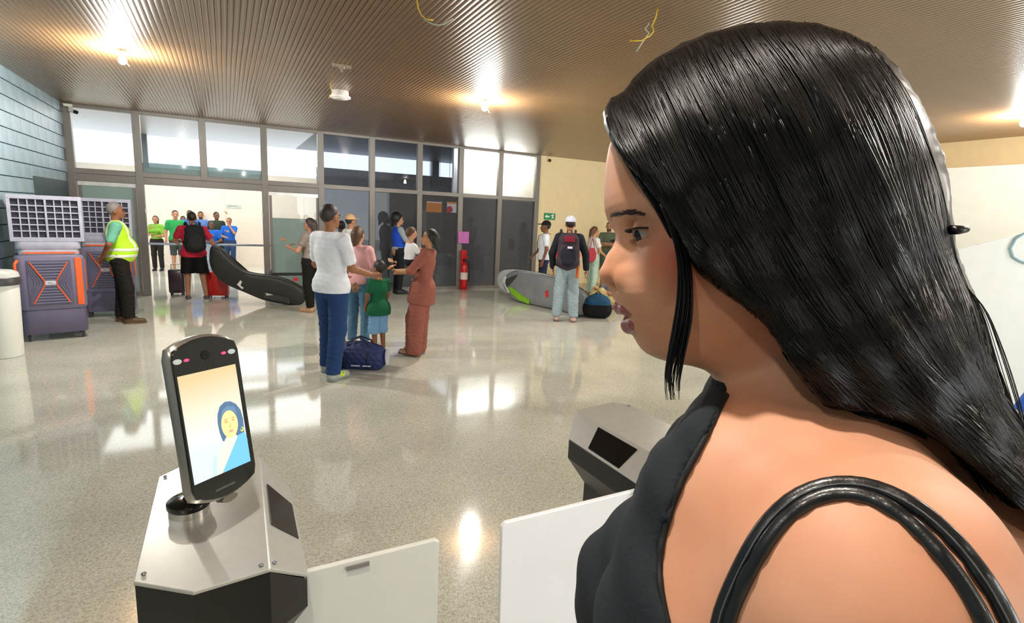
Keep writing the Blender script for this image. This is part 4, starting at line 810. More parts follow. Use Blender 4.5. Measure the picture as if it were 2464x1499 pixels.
# brown suit woman carrying toddler
t, s, hp = person('woman with long black hair in a rust-brown suit with wide trousers, carrying a toddler', (996, 852), 545, 72, 'c8946a', 'f', ('long', '140f0e'),
    dict(col='93584a', sleeve=1.1, hem=.72, flare=.02, name='long_blouse'), dict(col='93584a', wide=.045, length=.03, off=.02, name='wide_trousers'), ('b08a70', '6a4a3a'),
    dict(aL=((-.23, .12, 1.16), (-.14, .34, 1.12)), aR=((.24, .10, 1.16), (.05, .36, 1.08)), hL=(.6, .8, 0)), res=.0105, tilt=6.5)
tb = t; rz_b = math.atan2(t.location[1], t.location[0])-math.pi/2+math.radians(72)
q = on(t, (-.02, .36, .86), s)
pr = proj(q); tt = thing('person', 'toddler in white shirt and striped trousers held by the woman in rust', 'person', q, rz_b+math.radians(-140)); k = .62
def toddler(tt):
    V = lambda *p: p
    hd = [('E', (0, 0, .60), (.068, .078, .082), .02), ('E', (0, .03, .57), (.055, .05, .055), .02), ('C', (0, .076, .58), (0, .084, .572), .008, .010, .01), ('E', (-.069, 0, .58), (.01, .016, .022), .01), ('E', (.069, 0, .58), (.01, .016, .022), .01), ('C', (0, 0, .40), (0, 0, .54), .035, .035, .02)]
    tor = [('E', (0, 0, .34), (.10, .085, .13), .03), ('E', (0, 0, .22), (.10, .09, .09), .03)]
    arm = [('C', (-.10, 0, .42), (-.14, .09, .34), .030, .025), ('C', (-.14, .09, .34), (-.10, .18, .36), .025, .018), ('C', (.10, 0, .42), (.15, .06, .33), .030, .025), ('C', (.15, .06, .33), (.13, .16, .30), .025, .018),
           ('C', (-.10, .18, .36), (-.09, .22, .36), .02, .012), ('C', (.13, .16, .30), (.13, .2, .29), .02, .012)]
    leg = [('C', (-.06, .02, .18), (-.10, .13, .06), .05, .036), ('C', (-.10, .13, .06), (-.11, .10, -.12), .036, .026), ('C', (.06, .02, .18), (.10, .13, .06), .05, .036), ('C', (.10, .13, .06), (.11, .10, -.12), .036, .026),
           ('C', (-.11, .10, -.14), (-.11, .16, -.155), .022, .018), ('C', (.11, .10, -.14), (.11, .16, -.155), .022, .018)]
    solid('body', hd+tor+arm+leg, skinm('c8967a'), tt, .008)
    solid('shirt', tor+[('C', (-.10, 0, .42), (-.135, .08, .35), .036, .034), ('C', (.10, 0, .42), (.145, .055, .34), .036, .034)], cloth('e8e8ea'), tt, .009, .010, cut=lambda g, d: np.maximum(np.maximum(d, .20-g[2]), g[2]-.455))
    m = cloth('1e2430'); m2 = cloth('dfe3ea')
    lp_ = leg[:4]+[('E', (0, 0, .20), (.105, .095, .08), .03)]
    solid('trousers', lp_, m, tt, .008, .009, cut=lambda g, d: np.maximum(np.maximum(d, -.11-g[2]), g[2]-.23))
    for i in range(5): solid('stripe', leg[1:2]+leg[3:4], m2, tt, .006, .012, cut=lambda g, d, i=i: np.maximum(d, np.abs(g[2]-(.04-.034*i))-.008))
    solid('hair', [('E', (0, -.004, .607), (.074, .083, .086), .02)], mat('5a3a28', .6, 0, .4, 90), tt, .008, cut=lambda g, d: np.maximum(d, (g[1]-.02)*.8-(g[2]-.61)*.8))
    for sx in (-1, 1): MB().ball((sx*.026, .073, .59), (.009, .006, .006), seg=8).build('eye', mat('1d1512', .2), tt, smooth=True)
    MB().tube([(-.014, .078, .548), (.014, .078, .548)], .005, 6).build('mouth', mat('a85a50', .5), tt)
    for sx in (-1, 1): solid('sock', [('C', (sx*.11, .10, -.14), (sx*.11, .165, -.155), .026, .022)], cloth('b89088'), tt, .008)
toddler(tt)
for o in [x for x in bpy.data.objects if x.parent == tt]: o.scale = (k*1.35,)*3
tt.location = P(988, 660, np.linalg.norm(np.array(on(tb, (0, .30, 1.0), s))-CC)*math.cos(math.radians(16)))
# others around the centre group
t, s, hp = person('woman with long black hair in a blue vest and grey T-shirt, by the dark glass', (958, 706), 514, -70, 'c09070', 'f', ('big', '0d0b0c'),
    dict(col='9aa3a8', sleeve=.85, hem=.98, off=.012), dict(col='1c1d24'), '20242a', dict(aR=((.22, .10, 1.16), (.14, .26, 1.06)), aL=((-.22, .10, 1.14), (-.1, .26, 1.04))), res=.013)
solid('blue_vest', [('E', (0, 0, 1.27), (.16, .125, .20)), ('E', (0, .01, 1.08), (.135, .11, .17), .05), ('C', (-.11, -.01, 1.40), (.11, -.01, 1.40), .062, .062, .04)], cloth('1d4cc0'), t, .012, .024, s=s, cut=lambda g, d: np.maximum(np.maximum(d, .98-g[2]), g[2]-1.46))
person('person in tan cap glimpsed between the polo man and the pink woman', (846, 735), 516, -60, 'a87a5c', 'm', ('short', '221814', 'c9a27a'), dict(col='eceae6', sleeve=.6), dict(col='2c3038'), '222222', res=.015)
person('dark-haired person glimpsed just right of the polo man\'s shoulder', (822, 726), 530, 20, '5a3c30', 'm', ('short', '100d0d'), dict(col='d0d2d4', sleeve=.6), dict(col='22262c'), '222222', res=.016)
person('person in black trousers and beige shoes, half hidden left of the polo man', (748, 750), 523, 60, 'b8876a', 'f', ('long', '3a2a26'), dict(col='8c8078', sleeve=.5, hem=1.0), dict(col='15120f'), ('c09874', 'a88464'),
    dict(aL=((-.24, .10, 1.14), (-.18, .30, 1.20)), aR=((.24, .1, 1.14), (.05, .26, 1.15)), fL=(-.06, 0, 0), fR=(.06, .05, 0)), res=.013)
# right group
t, s, hp = person('man in black cap and white T-shirt with a bag strap, beside the dark glass', (1303, 722), 531, 95, '7a5038', 'm', ('short', '171210', '17120f'),
    dict(col='dfe4ec', sleeve=.6, hem=.90), dict(col='232a44'), '202020', dict(aR=((.24, .06, 1.14), (.18, .22, .98))), res=.012)
MB().tube([(x*s, y*s, z*s) for x, y, z in ((.15, -.14, 1.46), (.16, -.02, 1.49), (.16, .12, 1.42), (.10, .15, 1.25), (.0, .15, 1.1))], .02*s, 6, flat=.4).build('bag_strap', cloth('4a5456'), t, smooth=True)
t, s, hp = person('backpacker in white cap, black long sleeves and pale jeans, seen from behind', (1358, 773), 520, 5, 'a87858', 'm', ('short', '1c1614', 'c6cbdc'),
    dict(col='1b2028', sleeve=1.95, hem=.92), dict(col='93a5ac', wide=.018), ('c9a8a0', '7a5a58'), dict(fL=(-.14, .02, 0), fR=(.14, 0, 0), aL=((-.27, -.02, 1.14), (-.24, .10, .90)), aR=((.28, -.02, 1.14), (.31, .02, .90))), res=.011)
q = on(t, (-.03, -.27, .90), s); bp = backpack('maroon and navy hiking backpack worn by the backpacker in pale jeans', q, t.rotation_euler.z, .38, .24, .66, ('3a3038', '20202e', '8a1f2e'))
MB().box((-.03, -.01, 0), (.05, .0, .035)).build('white_patch', mat('e0d8dc', .5), bp).location = (0, -.165, .36)
MB().box((-.09, 0, 0), (.09, .06, .1)).build('maroon_top', cloth('7a1c30'), bp, bevel=.02).location = (0, -.14, .46)
MB().tube([(.17, .12, .25), (.19, .1, .0), (.18, .08, -.15)], .035, 8, flat=.5).build('orange_cloth', cloth('e87840'), bp, smooth=True)
person('young woman in white top and pale green trousers by the beige wall', (1421, 712), 544, -60, 'c09068', 'f', ('long', '5a3a22'), dict(col='e6e0dc', sleeve=.5, hem=1.0), dict(col='b4d0c0'), 'b0705c',
    dict(aR=((.22, .06, 1.14), (.15, .26, 1.02))), res=.014)
q = Zp(1409, 713, 0); tq = thing('tote_bag', 'crimson tote bag on the hip of the young woman in pale green trousers', 'bag', (q[0]-.08, q[1]-.25, .88)); solid('bag_body', [('E', (0, 0, .12), (.12, .05, .17))], cloth('b03848'), tq, .012)
MB().tube([(-.07, 0, .25), (0, .02, .52), (.07, 0, .25)], .01, 6).build('handle', cloth('b03848'), tq, smooth=True)
person('man in camouflage T-shirt with crossed arms against the beige wall', (1455, 697), 533, 175, 'b08060', 'm', ('beard', '3a2a20'), dict(col='5a6450', sleeve=.6, hem=.95), dict(col='4c5c50', length=.5, name='shorts'), '5a4a3a',
    dict(aL=((-.24, .10, 1.17), (.06, .20, 1.20)), aR=((.24, .10, 1.15), (-.06, .22, 1.16))), res=.014)
# seated people behind the holdall
def seated(label, px, hy, face, skin, hairc, topc, botc, cap=None):
    b = Zp(px[0], px[1], 0); az = math.atan2(b[1], b[0]); t = thing('person', label, 'person', b, az-math.pi/2+math.radians(face))
    hb = [('E', (0, 0, .12), (.17, .15, .12)), ('E', (0, .05, .34), (.15, .12, .22), .05), ('C', (-.13, .08, .52), (.13, .08, .52), .06, .06, .04), ('C', (0, .09, .52), (0, .12, .66), .05, .05, .02)]
    hd = [('E', (0, .12, .76), (.075, .094, .095), .02), ('E', (0, .155, .71), (.058, .068, .078), .02), ('C', (0, .215, .73), (0, .235, .71), .009, .013, .01)]
    lg = [('C', (-.10, .08, .12), (-.14, .40, .38), .085, .06), ('C', (-.14, .40, .38), (-.12, .55, .08), .06, .04), ('C', (.10, .08, .12), (.14, .40, .38), .085, .06), ('C', (.14, .40, .38), (.12, .55, .08), .06, .04)]
    ft_ = [('C', (-.12, .55, .05), (-.12, .70, .035), .04, .032), ('C', (.12, .55, .05), (.12, .70, .035), .04, .032)]
    am = [('C', (-.18, .08, .50), (-.22, .24, .34), .048, .038), ('C', (-.22, .24, .34), (-.10, .42, .40), .038, .026), ('C', (.18, .08, .50), (.22, .24, .34), .048, .038), ('C', (.22, .24, .34), (.10, .42, .40), .038, .026), ('C', (-.10, .42, .40), (-.04, .46, .41), .028, .018), ('C', (.10, .42, .40), (.04, .46, .41), .028, .018)]
    solid('body', hb+hd+lg+ft_+am, skinm(skin), t, .012, cut=lambda g, d: np.maximum(d, .002-g[2]))
    solid('shirt', hb[:3]+[('C', (-.18, .08, .50), (-.20, .17, .42), .056, .052), ('C', (.18, .08, .50), (.20, .17, .42), .056, .052)], cloth(topc), t, .012, .014, cut=lambda g, d: np.maximum(np.maximum(d, .12-g[2]), g[2]-.60))
    solid('trousers', lg+hb[:1], cloth(botc), t, .012, .012, cut=lambda g, d: np.maximum(np.maximum(d, .003-g[2]), g[2]-.46+np.where(g[1] < .15, .25, 0)))
    solid('hair', [('E', (0, .115, .765), (.082, .098, .10), .02)], mat(hairc, .6, 0, .4, 90), t, .010, cut=lambda g, d: np.maximum(d, (g[1]-.14)*.85-(g[2]-.76)*.75))
    if cap: solid('cap', [('E', (0, .115, .78), (.088, .104, .10), .02), ('E', (0, .24, .785), (.06, .07, .01), .01)], cloth(cap), t, .010, cut=lambda g, d: np.maximum(d, .775-g[2]))
    for sx in (-1, 1): MB().ball((sx*.03, .213, .742), (.011, .007, .006), seg=8).build('eye', mat('1d1512', .2), t, smooth=True)
    for f_ in ft_: solid('shoe', [('C', f_[1], f_[2], .048, .040)], mat('8a6a6a', .6), t, .011, cut=lambda g, d: np.maximum(d, .001-g[2]))
    return t
seated('person seated on the floor behind the holdall in a grey top and cap', (1478, 742), 625, 120, 'a87050', '2a1c16', '8c8a96', 'b8a878', '8e8c9c')
# ================================================================ WOMAN IN THE FOREGROUND
D0 = .46; KP = D0/FOC
def A(px, py, w=0.): return np.array([(px-1232)*(D0-w)/FOC, (749.5-py)*(D0-w)/FOC, w])
def wxyz(V, loc): V = np.asarray(V, float); return (M @ np.stack([V[:, 0], V[:, 1], V[:, 2]-D0])).T+CC-np.asarray(loc, float)
DN = -U
def resamp(P_, n_):
    P_ = np.array(P_, float); s_ = np.r_[0, np.cumsum(np.linalg.norm(np.diff(P_, axis=0), axis=1))]; q = np.linspace(0, s_[-1], n_)
    from_ = np.stack([np.interp(q, s_, P_[:, k]) for k in (0, 1)], 1)
    for _ in range(3): from_[1:-1] = (from_[:-2]+2*from_[1:-1]+from_[2:])/4
    return from_
B0 = A(1880, 1330, 0.0)
feetc = wxyz([B0+DN*.9], (0, 0, 0))[0]; WL = np.array([feetc[0], feetc[1], 0.0])
wt = thing('person', 'young woman in the foreground in profile with long black hair and a black V-neck top', 'person', WL)
WX = lambda V: wxyz(V, WL)
zfloor = wxyz([B0], (0, 0, 0))[0][2]     # height of B0 above the floor
LAT = np.array([0, 0, 1.0]); LAT = LAT-LAT.dot(U)*U; LAT /= np.linalg.norm(LAT); FRN = np.cross(U, LAT)
if FRN[0] > 0: FRN = -FRN
def Bp(down, lat=0, fwd=0): return B0+DN*down+LAT*lat+FRN*fwd
# --- primitives (u right, v up, w towards the viewer)
neck = [('C', A(1885, 790, -.004), A(1945, 1010, -.005), .049, .054, .03), ('C', A(1815, 900, .012), A(1780, 1035, .022), .017, .013, .03)]
torso = [
    ('C', A(1935, 1010, 0), A(2130, 1330, .085), .056, .062, .05),
    ('C', A(1850, 1015, -.03), A(1670, 1170, -.13), .043, .052, .035),
    ('E', A(2080, 1450, .125), (.078, .088, .070), .05),
    ('C', A(2150, 1150, -.02), A(2400, 1440, .03), .075, .10, .06),
    ('E', A(1850, 1440, .00), (.12, .135, .10), .06), ('E', A(1760, 1330, .06), (.07, .10, .05), .06), ('E', A(1770, 1245, -.03), (.07, .075, .06), .05),
    ('C', A(1735, 1068, .03), A(1960, 1120, .085), .010, .012, .035),
    ('E', A(1560, 1420, -.06), (.066, .070, .060), .035), ('E', A(1680, 1560, .07), (.070, .075, .060), .035),
    ('C', Bp(.12), Bp(.34), .125, .118, .06), ('C', Bp(.10, .07), Bp(.34, .05), .10, .09, .05), ('C', Bp(.10, -.07), Bp(.34, -.05), .10, .09, .05),
    ('C', Bp(.50, .07), Bp(.50, -.07), .125, .125, .07)]
armL = [('C', A(2090, 1470, .125), Bp(.34, .21, -.03), .058, .042, .04), ('C', Bp(.34, .21, -.03), Bp(.56, .20, .10), .040, .026, .02)]
armR = [('C', A(1690, 1180, -.14), Bp(.36, -.21, -.02), .045, .038, .03), ('C', Bp(.36, -.21, -.02), Bp(.58, -.19, .12), .038, .026, .02)]
zf = zfloor
legs = []
for sg in (1, -1): legs += [('C', Bp(.55, sg*.085), Bp(1.0, sg*.09, .02), .085, .056, .04), ('C', Bp(1.0, sg*.09, .02), Bp(zf-.09, sg*.09, -.01), .056, .036, .03), ('C', Bp(zf-.045, sg*.09, -.02), Bp(zf-.035, sg*.10, .15), .036, .028, .02)]
for arm, sg in ((armL, 1), (armR, -1)):
    W = arm[1][2]; E_ = arm[1][1]; d = (W-E_)/np.linalg.norm(W-E_)
    arm += [('C', W+d*.02, W+d*.07, .026, .024, .015)]
    for i in range(4):
        r0 = W+d*.075+LAT*(.026-.0175*i); ln = (.062, .072, .068, .052)[i]; arm += [('C', r0, r0+d*ln*.6+DN*.006, .009, .008, .006), ('C', r0+d*ln*.6+DN*.006, r0+d*ln*.9+DN*.022, .008, .0065, .004)]
    arm += [('C', W+d*.03+LAT*-sg*.02, W+d*.07+LAT*-sg*.045, .011, .008, .008)]
# --- head
prof = np.array([(180, 1520), (240, 1492), (300, 1478), (345, 1468), (390, 1460), (440, 1457), (480, 1457), (503, 1459), (520, 1464), (540, 1474), (558, 1487), (575, 1494), (600, 1500), (640, 1503), (668, 1497), (688, 1486),
                 (708, 1480), (722, 1482), (742, 1494), (756, 1502), (775, 1512), (797, 1519), (806, 1524), (822, 1533), (840, 1541), (852, 1550), (866, 1572), (880, 1610)], float)
halfw = np.array([(180, .040), (300, .056), (400, .066), (500, .067), (560, .067), (640, .064), (700, .059), (760, .052), (820, .044), (866, .036), (900, .03)], float)
jaw = np.array([(1540, 862), (1570, 868), (1600, 870), (1680, 882), (1740, 886), (1800, 860), (1860, 800), (1950, 700)], float)
def face(g):
    py = 749.5-g[1]/KP; fx = 1232+g[0]/KP
    Xf = (np.interp(py, prof[:, 0], prof[:, 1])-1232)*KP; a = np.interp(py, halfw[:, 0], halfw[:, 1])
    uc = (1735-1232)*KP; Aa = np.maximum(uc-Xf, .02)
    n = 2.25; r = (np.abs((g[0]-uc)/Aa)**n+np.abs(g[2]/a)**n)**(1/n); f = (r-1)*.072
    vj = (749.5-np.interp(fx, jaw[:, 0], jaw[:, 1]))*KP+np.abs(g[2])**2*2.2
    f = -smin(-f, -((vj-g[1])*.95), .016)
    return (-smin(-f, -(g[1]-.160), .02)).astype(np.float32)
def mir(p):
    q = list(p); q[1] = np.array(p[1])*[1, 1, -1]; 
    if p[0] == 'C': q[2] = np.array(p[2])*[1, 1, -1]
    return tuple(q)
def A0(px, py, w): v = A(px, py, 0); v[2] = w; return v         # sagittal-plane coordinates, lateral w
headp = [('E', A0(1890, 455, 0), (.086, .095, .064), .03),
    ('C', A0(1512, 572, 0), A0(1482, 625, 0), .0062, .0072, .008), ('C', A0(1482, 625, 0), A0(1470, 657, 0), .0072, .0095, .006), ('C', A0(1472, 664, 0), A0(1494, 684, 0), .0075, .006, .006)]
sidep = [('C', A0(1516, 585, .006), A0(1492, 655, .0075), .0065, .0085, .010), ('E', A0(1501, 673, .0146), (.0115, .0098, .0076), .0045),
    ('E', A0(1598, 645, .040), (.026, .026, .018), .030)]
headp += sidep+[mir(p) for p in sidep]
lips = [('C', A0(1492, 738, 0), A0(1499, 744, .010), .0044, .0040, .005), ('C', A0(1499, 744, .010), A0(1522, 755, .021), .0040, .0014, .004)]
lips += [mir(p) for p in lips]
lowl = [('C', A0(1516, 782, 0), A0(1521, 778, .009), .0060, .0054, .006), ('C', A0(1521, 778, .009), A0(1531, 762, .020), .0054, .0014, .004)]; lowl += [mir(p) for p in lowl]
EYE = A0(1541, 570, .0315); ER = .0122
bodyp = neck+torso+armL+armR+legs
def bodyf(g, off=0):
    d = sdf(g, bodyp, off)
    if off == 0:
        h = face(g); hp_ = sdf(g, headp); h = smin(h, hp_, .010)
        for s_ in (1, -1):   # sockets and lids
            c = EYE*[1, 1, s_]
            h = -smin(-h, s_ell(g, A0(1503, 573, s_*.030), (.0140, .0100, .016)), .008)
            lid = s_ell(g, c, (ER+.0016,)*3); op = s_ell(g, A0(1508, 580, s_*.0335), (.0130, .0038, .0112)); lid = -smin(-lid, op, .0015)
            h = smin(h, lid, .0025)
            h = -smin(-h, s_ell(g, A0(1480, 690, s_*.0085), (.0065, .0032, .0034)), .003)
        h = smin(h, sdf(g, lips), .003); h = smin(h, sdf(g, lowl), .004)
        h = -smin(-h, s_ell(g, A0(1497, 760, 0), (.0065, .0012, .018)), .002)
        d = smin(d, h, .022)
    return d
bot = (B0+DN*(zf+.05))[1]
def steps(*seg):
    out = []
    for a, b, s_ in seg: out.append(np.arange(a, b, s_))
    return np.concatenate(out)
ua = steps((.0, .070, .006), (.070, .146, .0014), (.146, .62, .0055)); va = steps((bot-.02, -.40, .013), (-.40, -.045, .0048), (-.045, .105, .0015), (.105, .27, .005)); wa = steps((-.52, -.24, .013), (-.24, -.030, .006), (-.030, .062, .0017), (.062, .27, .0055), )
axs = [ua, va, wa]; g = grid(axs); d = bodyf(g)
V_, Q_ = surf(d, axs)
# skin with a blush on the cheek
sk = bpy.data.materials.new('skin_foreground'); sk.use_nodes = True; nt = sk.node_tree; n = nt.nodes; L = nt.links; pb = n['Principled BSDF']
pb.inputs['Roughness'].default_value = .52; pb.inputs['Subsurface Weight'].default_value = .12; pb.inputs['Subsurface Radius'].default_value = (.012, .005, .003); pb.inputs['Subsurface Scale'].default_value = 1; pb.inputs['Specular IOR Level'].default_value = .3
tc = n.new('ShaderNodeTexCoord')
def blob(c, r, col, fac, src):
    dv = n.new('ShaderNodeVectorMath'); dv.operation = 'DISTANCE'; L.new(tc.outputs['Object'], dv.inputs[0]); dv.inputs[1].default_value = tuple(WX([c])[0])
    mr = n.new('ShaderNodeMapRange'); mr.interpolation_type = 'SMOOTHSTEP'; mr.inputs[1].default_value = 0; mr.inputs[2].default_value = r; mr.inputs[3].default_value = fac; mr.inputs[4].default_value = 0; L.new(dv.outputs['Value'], mr.inputs[0])
    mx = n.new('ShaderNodeMix'); mx.data_type = 'RGBA'; L.new(mr.outputs[0], mx.inputs[0]); L.new(src, mx.inputs[6]); mx.inputs[7].default_value = (*srgb(col), 1); return mx.outputs[2]
nz = n.new('ShaderNodeTexNoise'); nz.inputs['Scale'].default_value = 14; L.new(tc.outputs['Object'], nz.inputs['Vector'])
rp = n.new('ShaderNodeValToRGB'); rp.color_ramp.elements[0].position = .3; rp.color_ramp.elements[0].color = (*srgb('cb9070'), 1); rp.color_ramp.elements[1].position = .7; rp.color_ramp.elements[1].color = (*srgb('daa486'), 1); L.new(nz.outputs['Fac'], rp.inputs[0])
c_ = blob(A0(1592, 635, .055), .046, 'b04a34', .78, rp.outputs[0]); c_ = blob(A0(1480, 660, .01), .022, 'b06a3c', .55, c_); c_ = blob(A0(1528, 558, .035), .024, '6e4030', .7, c_)
c_ = blob(A0(1593, 714, .050), .0012, '5a3324', .7, c_)
L.new(c_, pb.inputs['Base Color']); n2 = n.new('ShaderNodeTexNoise'); n2.inputs['Scale'].default_value = 900; L.new(tc.outputs['Object'], n2.inputs['Vector']); bp = n.new('ShaderNodeBump'); bp.inputs['Strength'].default_value = .04; bp.inputs['Distance'].default_value = .001; L.new(n2.outputs['Fac'], bp.inputs['Height']); L.new(bp.outputs['Normal'], pb.inputs['Normal'])
me = mesh_vq('body', WX(V_), Q_, sk); o = bpy.data.objects.new('body', me); COL.objects.link(o); o.parent = wt
def wsolid(name, f, ax, m, parent=wt):
    g_ = grid(ax); V, Q = surf(f(g_), ax); me = mesh_vq(name, WX(V), Q, m); o = bpy.data.objects.new(name, me); COL.objects.link(o); o.parent = parent; return o
# lips, eyes, lashes, brows
fa = [steps((.085, .11, .0007)), steps((-.020, .010, .0007)), steps((-.026, .026, .0009))]
lipm = mat('995558', .3, 0, .15, 400, .06, .6, key='lip')
def lipf(g_):
    q = smin(sdf(g_, lips, .0004), sdf(g_, lowl, .0004), .001); return -smin(-q, s_ell(g_, A0(1497, 760, 0), (.0065, .0012, .018)), .001)
wsolid('lips', lipf, fa, lipm)
for s_ in (1, -1):
    c = EYE*[1, 1, s_]
    def ball(c, r, nm, m, par):
        mb = MB().ball(tuple(c), r, seg=28); mb.v = [tuple(v) for v in WX(mb.v)]; o = mb.build(nm, m, par, smooth=True); return o
    eb = ball(c, ER, 'eye', mat('a8988f', .12, var=.03, key='eyew'), wt)
    ball(c+np.array([-.0056, -.0022, 0]), .0080, 'iris', mat('2a1a14', .08, key='iris'), eb)
def wtube(paths, nm, m, par=wt, seg=5, flat=1., cap=True):
    mb = MB()
    for pts, r in paths: mb.tube([tuple(p) for p in WX(pts)], r, seg, flat=flat, cap=cap)
    return mb.build(nm, m, par, smooth=True)
hairm = mat('060506', .34, 0, 0, 60, .3, .24, key='hair'); lashm = mat('0c0809', .5)
for s_ in (1, -1):
    la = []
    for i in range(26):
        t_ = i/25; a = math.radians(-38+t_*110); rr = ER+.0014
        base = EYE*[1, 1, s_]+np.array([-rr*math.cos(a*.95)*.985, .0022-.002*abs(t_-.4), s_*rr*math.sin(a)*.95]); out = np.array([-math.cos(a), 0, s_*math.sin(a)])
        la.append(([base, base+out*.0035+[0, -.0012, 0], base+out*.0065+[0, -.0006, 0]], [.00035, .00028, .0001]))
    wtube(la, 'eyelashes', lashm)
    ln = [EYE*[1, 1, s_]+np.array([-(ER+.0013)*math.cos(math.radians(-38+i*7.8)), .0020-.0022*abs(i/14-.4), s_*(ER+.0013)*math.sin(math.radians(-38+i*7.8))]) for i in range(15)]
    wtube([(ln, .0009)], 'eyeliner', lashm)
ua2 = lambda px, py, w0=.10: None
def surf_w(px, py, fn, lo=-.2, hi=.24, n_=220):
    ws = np.linspace(hi, lo, n_); gg = ((px-1232)*(D0-ws)/FOC, (749.5-py)*(D0-ws)/FOC, ws); dd = fn(gg); k = np.argmax(dd < 0)
    return ws[k] if dd[k] < 0 else None
brow = []
for i in range(200):
    t_ = RS.rand()**1.4; px = 1468+t_*72; py = 520-9*math.sin(t_*2.3)+RS.randn()*3.2*(1-.4*t_); w_ = surf_w(px, py, lambda gg: face(gg))
    if w_ is None: continue
    p0 = A(px, py, w_+.0006); p1 = A(px+14, py-4+6*t_, (surf_w(px+14, py-4+6*t_, lambda gg: face(gg)) or w_)+.0008); brow.append(([p0, (p0+p1)/2, p1], [.00026, .0003, .0001]))
wtube(brow, 'eyebrow', mat('3a261e', .6), seg=4)
# --- black V-neck top
nl = np.array([(880, 1752), (950, 1748), (1060, 1692), (1150, 1643), (1230, 1612), (1320, 1588), (1400, 1586), (1499, 1606), (1600, 1640), (1700, 1720)], float)
def topf(g_):
    d_ = sdf(g_, bodyp, .0045)
    px = 1232+g_[0]*FOC/(D0-g_[2]); py = 749.5-g_[1]*FOC/(D0-g_[2])
    e_ = (px-np.interp(py, nl[:, 0], nl[:, 1]))*KP; e_ = np.minimum(e_, (g_[1]+.36))
    d_ = d_+(.0018*np.sin(g_[0]*70+g_[1]*95+g_[2]*40)).astype(np.float32)
    d_ = np.maximum(d_, e_); top_ = (900-py)*KP; d_ = np.maximum(d_, top_)
    lim = Bp(.52)[1]; d_ = np.maximum(d_, lim-g_[1]); return np.maximum(d_, -(sdf(g_, bodyp, -.004)))
ta = [steps((.0, .20, .0036), (.20, .6, .009)), steps((Bp(.56)[1], -.36, .009), (-.36, -.04, .0036)), steps((-.26, .24, .0045))]
wsolid('v_neck_top', topf, ta, mat('1f252a', .8, 0, .10, 260, .08, .25, key='topfab'))
wtube([([A(x, y, (surf_w(x, y, lambda gg: sdf(gg, bodyp), ) or 0)+.0035) for y, x in resamp(nl[1:9], 40)], .0022)], 'neckline_edge', mat('0e0f11', .7), seg=8)
# trousers and shoes
la_ = [steps((.0, .62, .012)), steps((bot-.02, Bp(.40)[1], .012)), steps((-.5, .2, .012))]
nU = U/np.linalg.norm(U)
dn = lambda g_: -((g_[0]-B0[0])*nU[0]+(g_[1]-B0[1])*nU[1]+(g_[2]-B0[2])*nU[2])
wsolid('trousers', lambda g_: np.maximum(np.maximum(sdf(g_, torso[-4:]+legs[0:2]+legs[3:5], .012), .42-dn(g_)), dn(g_)-(zf-.08)), la_, cloth('1c1f26'))
for q in (legs[2], legs[5]): wsolid('shoe', lambda g_, q=q: np.maximum(sdf(g_, [q], .010), dn(g_)-zf), la_, mat('2b2522', .5))

# --- hair: shell + strands
hp_ = np.array([(1482, 352), (1464, 315), (1455, 270), (1470, 240), (1504, 222), (1530, 182), (1580, 142), (1640, 107), (1710, 80), (1790, 60), (1880, 53), (1960, 57), (2040, 80), (2110, 118), (2162, 168), (2206, 232), (2240, 300),
    (2268, 372), (2284, 450), (2290, 530), (2300, 605), (2326, 672), (2358, 740), (2376, 800), (2390, 880), (2414, 950), (2440, 1010), (2478, 1075), (2530, 1150), (2640, 1330), (2590, 1350), (2464, 1228), (2400, 1168), (2330, 1112),
    (2260, 1058), (2190, 1018), (2110, 992), (2040, 984), (1985, 972), (1935, 915), (1885, 838), (1838, 772), (1782, 728), (1730, 694), (1685, 660), (1655, 612), (1634, 560), (1604, 505), (1570, 460), (1532, 415), (1502, 380)], float)
def polyd(x, y, P_):
    sh = np.broadcast(x, y).shape; d2 = np.full(sh, 1e9); ins = np.zeros(sh, bool); N = len(P_)
    for i in range(N):
        a = P_[i]; b = P_[(i+1) % N]; e = b-a; wx = x-a[0]; wy = y-a[1]; t_ = np.clip((wx*e[0]+wy*e[1])/(e@e), 0, 1); d2 = np.minimum(d2, (wx-e[0]*t_)**2+(wy-e[1]*t_)**2)
        c = ((a[1] > y) != (b[1] > y)) & (x < (b[0]-a[0])*(y-a[1])/((b[1]-a[1])+1e-12)+a[0]); ins ^= c
    return np.where(ins, -1, 1)*np.sqrt(d2)
# raster of the distance, then bilinear lookups
RXs = np.arange(1400, 2760, 8.); RYs = np.arange(0, 1420, 8.); PD = polyd(RXs[:, None], RYs[None, :], hp_)
def opend(x, y, P_):
    d2 = 1e9
    for a, b in zip(P_[:-1], P_[1:]):
        e = b-a; wx = x-a[0]; wy = y-a[1]; t_ = np.clip((wx*e[0]+wy*e[1])/(e@e), 0, 1); d2 = np.minimum(d2, (wx-e[0]*t_)**2+(wy-e[1]*t_)**2)
    return np.sqrt(d2)
PO = opend(RXs[:, None], RYs[None, :], hp_[2:30]); PI = opend(RXs[:, None], RYs[None, :], np.concatenate([hp_[30:], hp_[:2]]))
def pdl(x, y, PD=PD):
    fx = np.clip((x-1400)/8, 0, len(RXs)-1.001); fy = np.clip(y/8, 0, len(RYs)-1.001); i = fx.astype(int); j = fy.astype(int); a = fx-i; b = fy-j
    return PD[i, j]*(1-a)*(1-b)+PD[i+1, j]*a*(1-b)+PD[i, j+1]*(1-a)*b+PD[i+1, j+1]*a*b
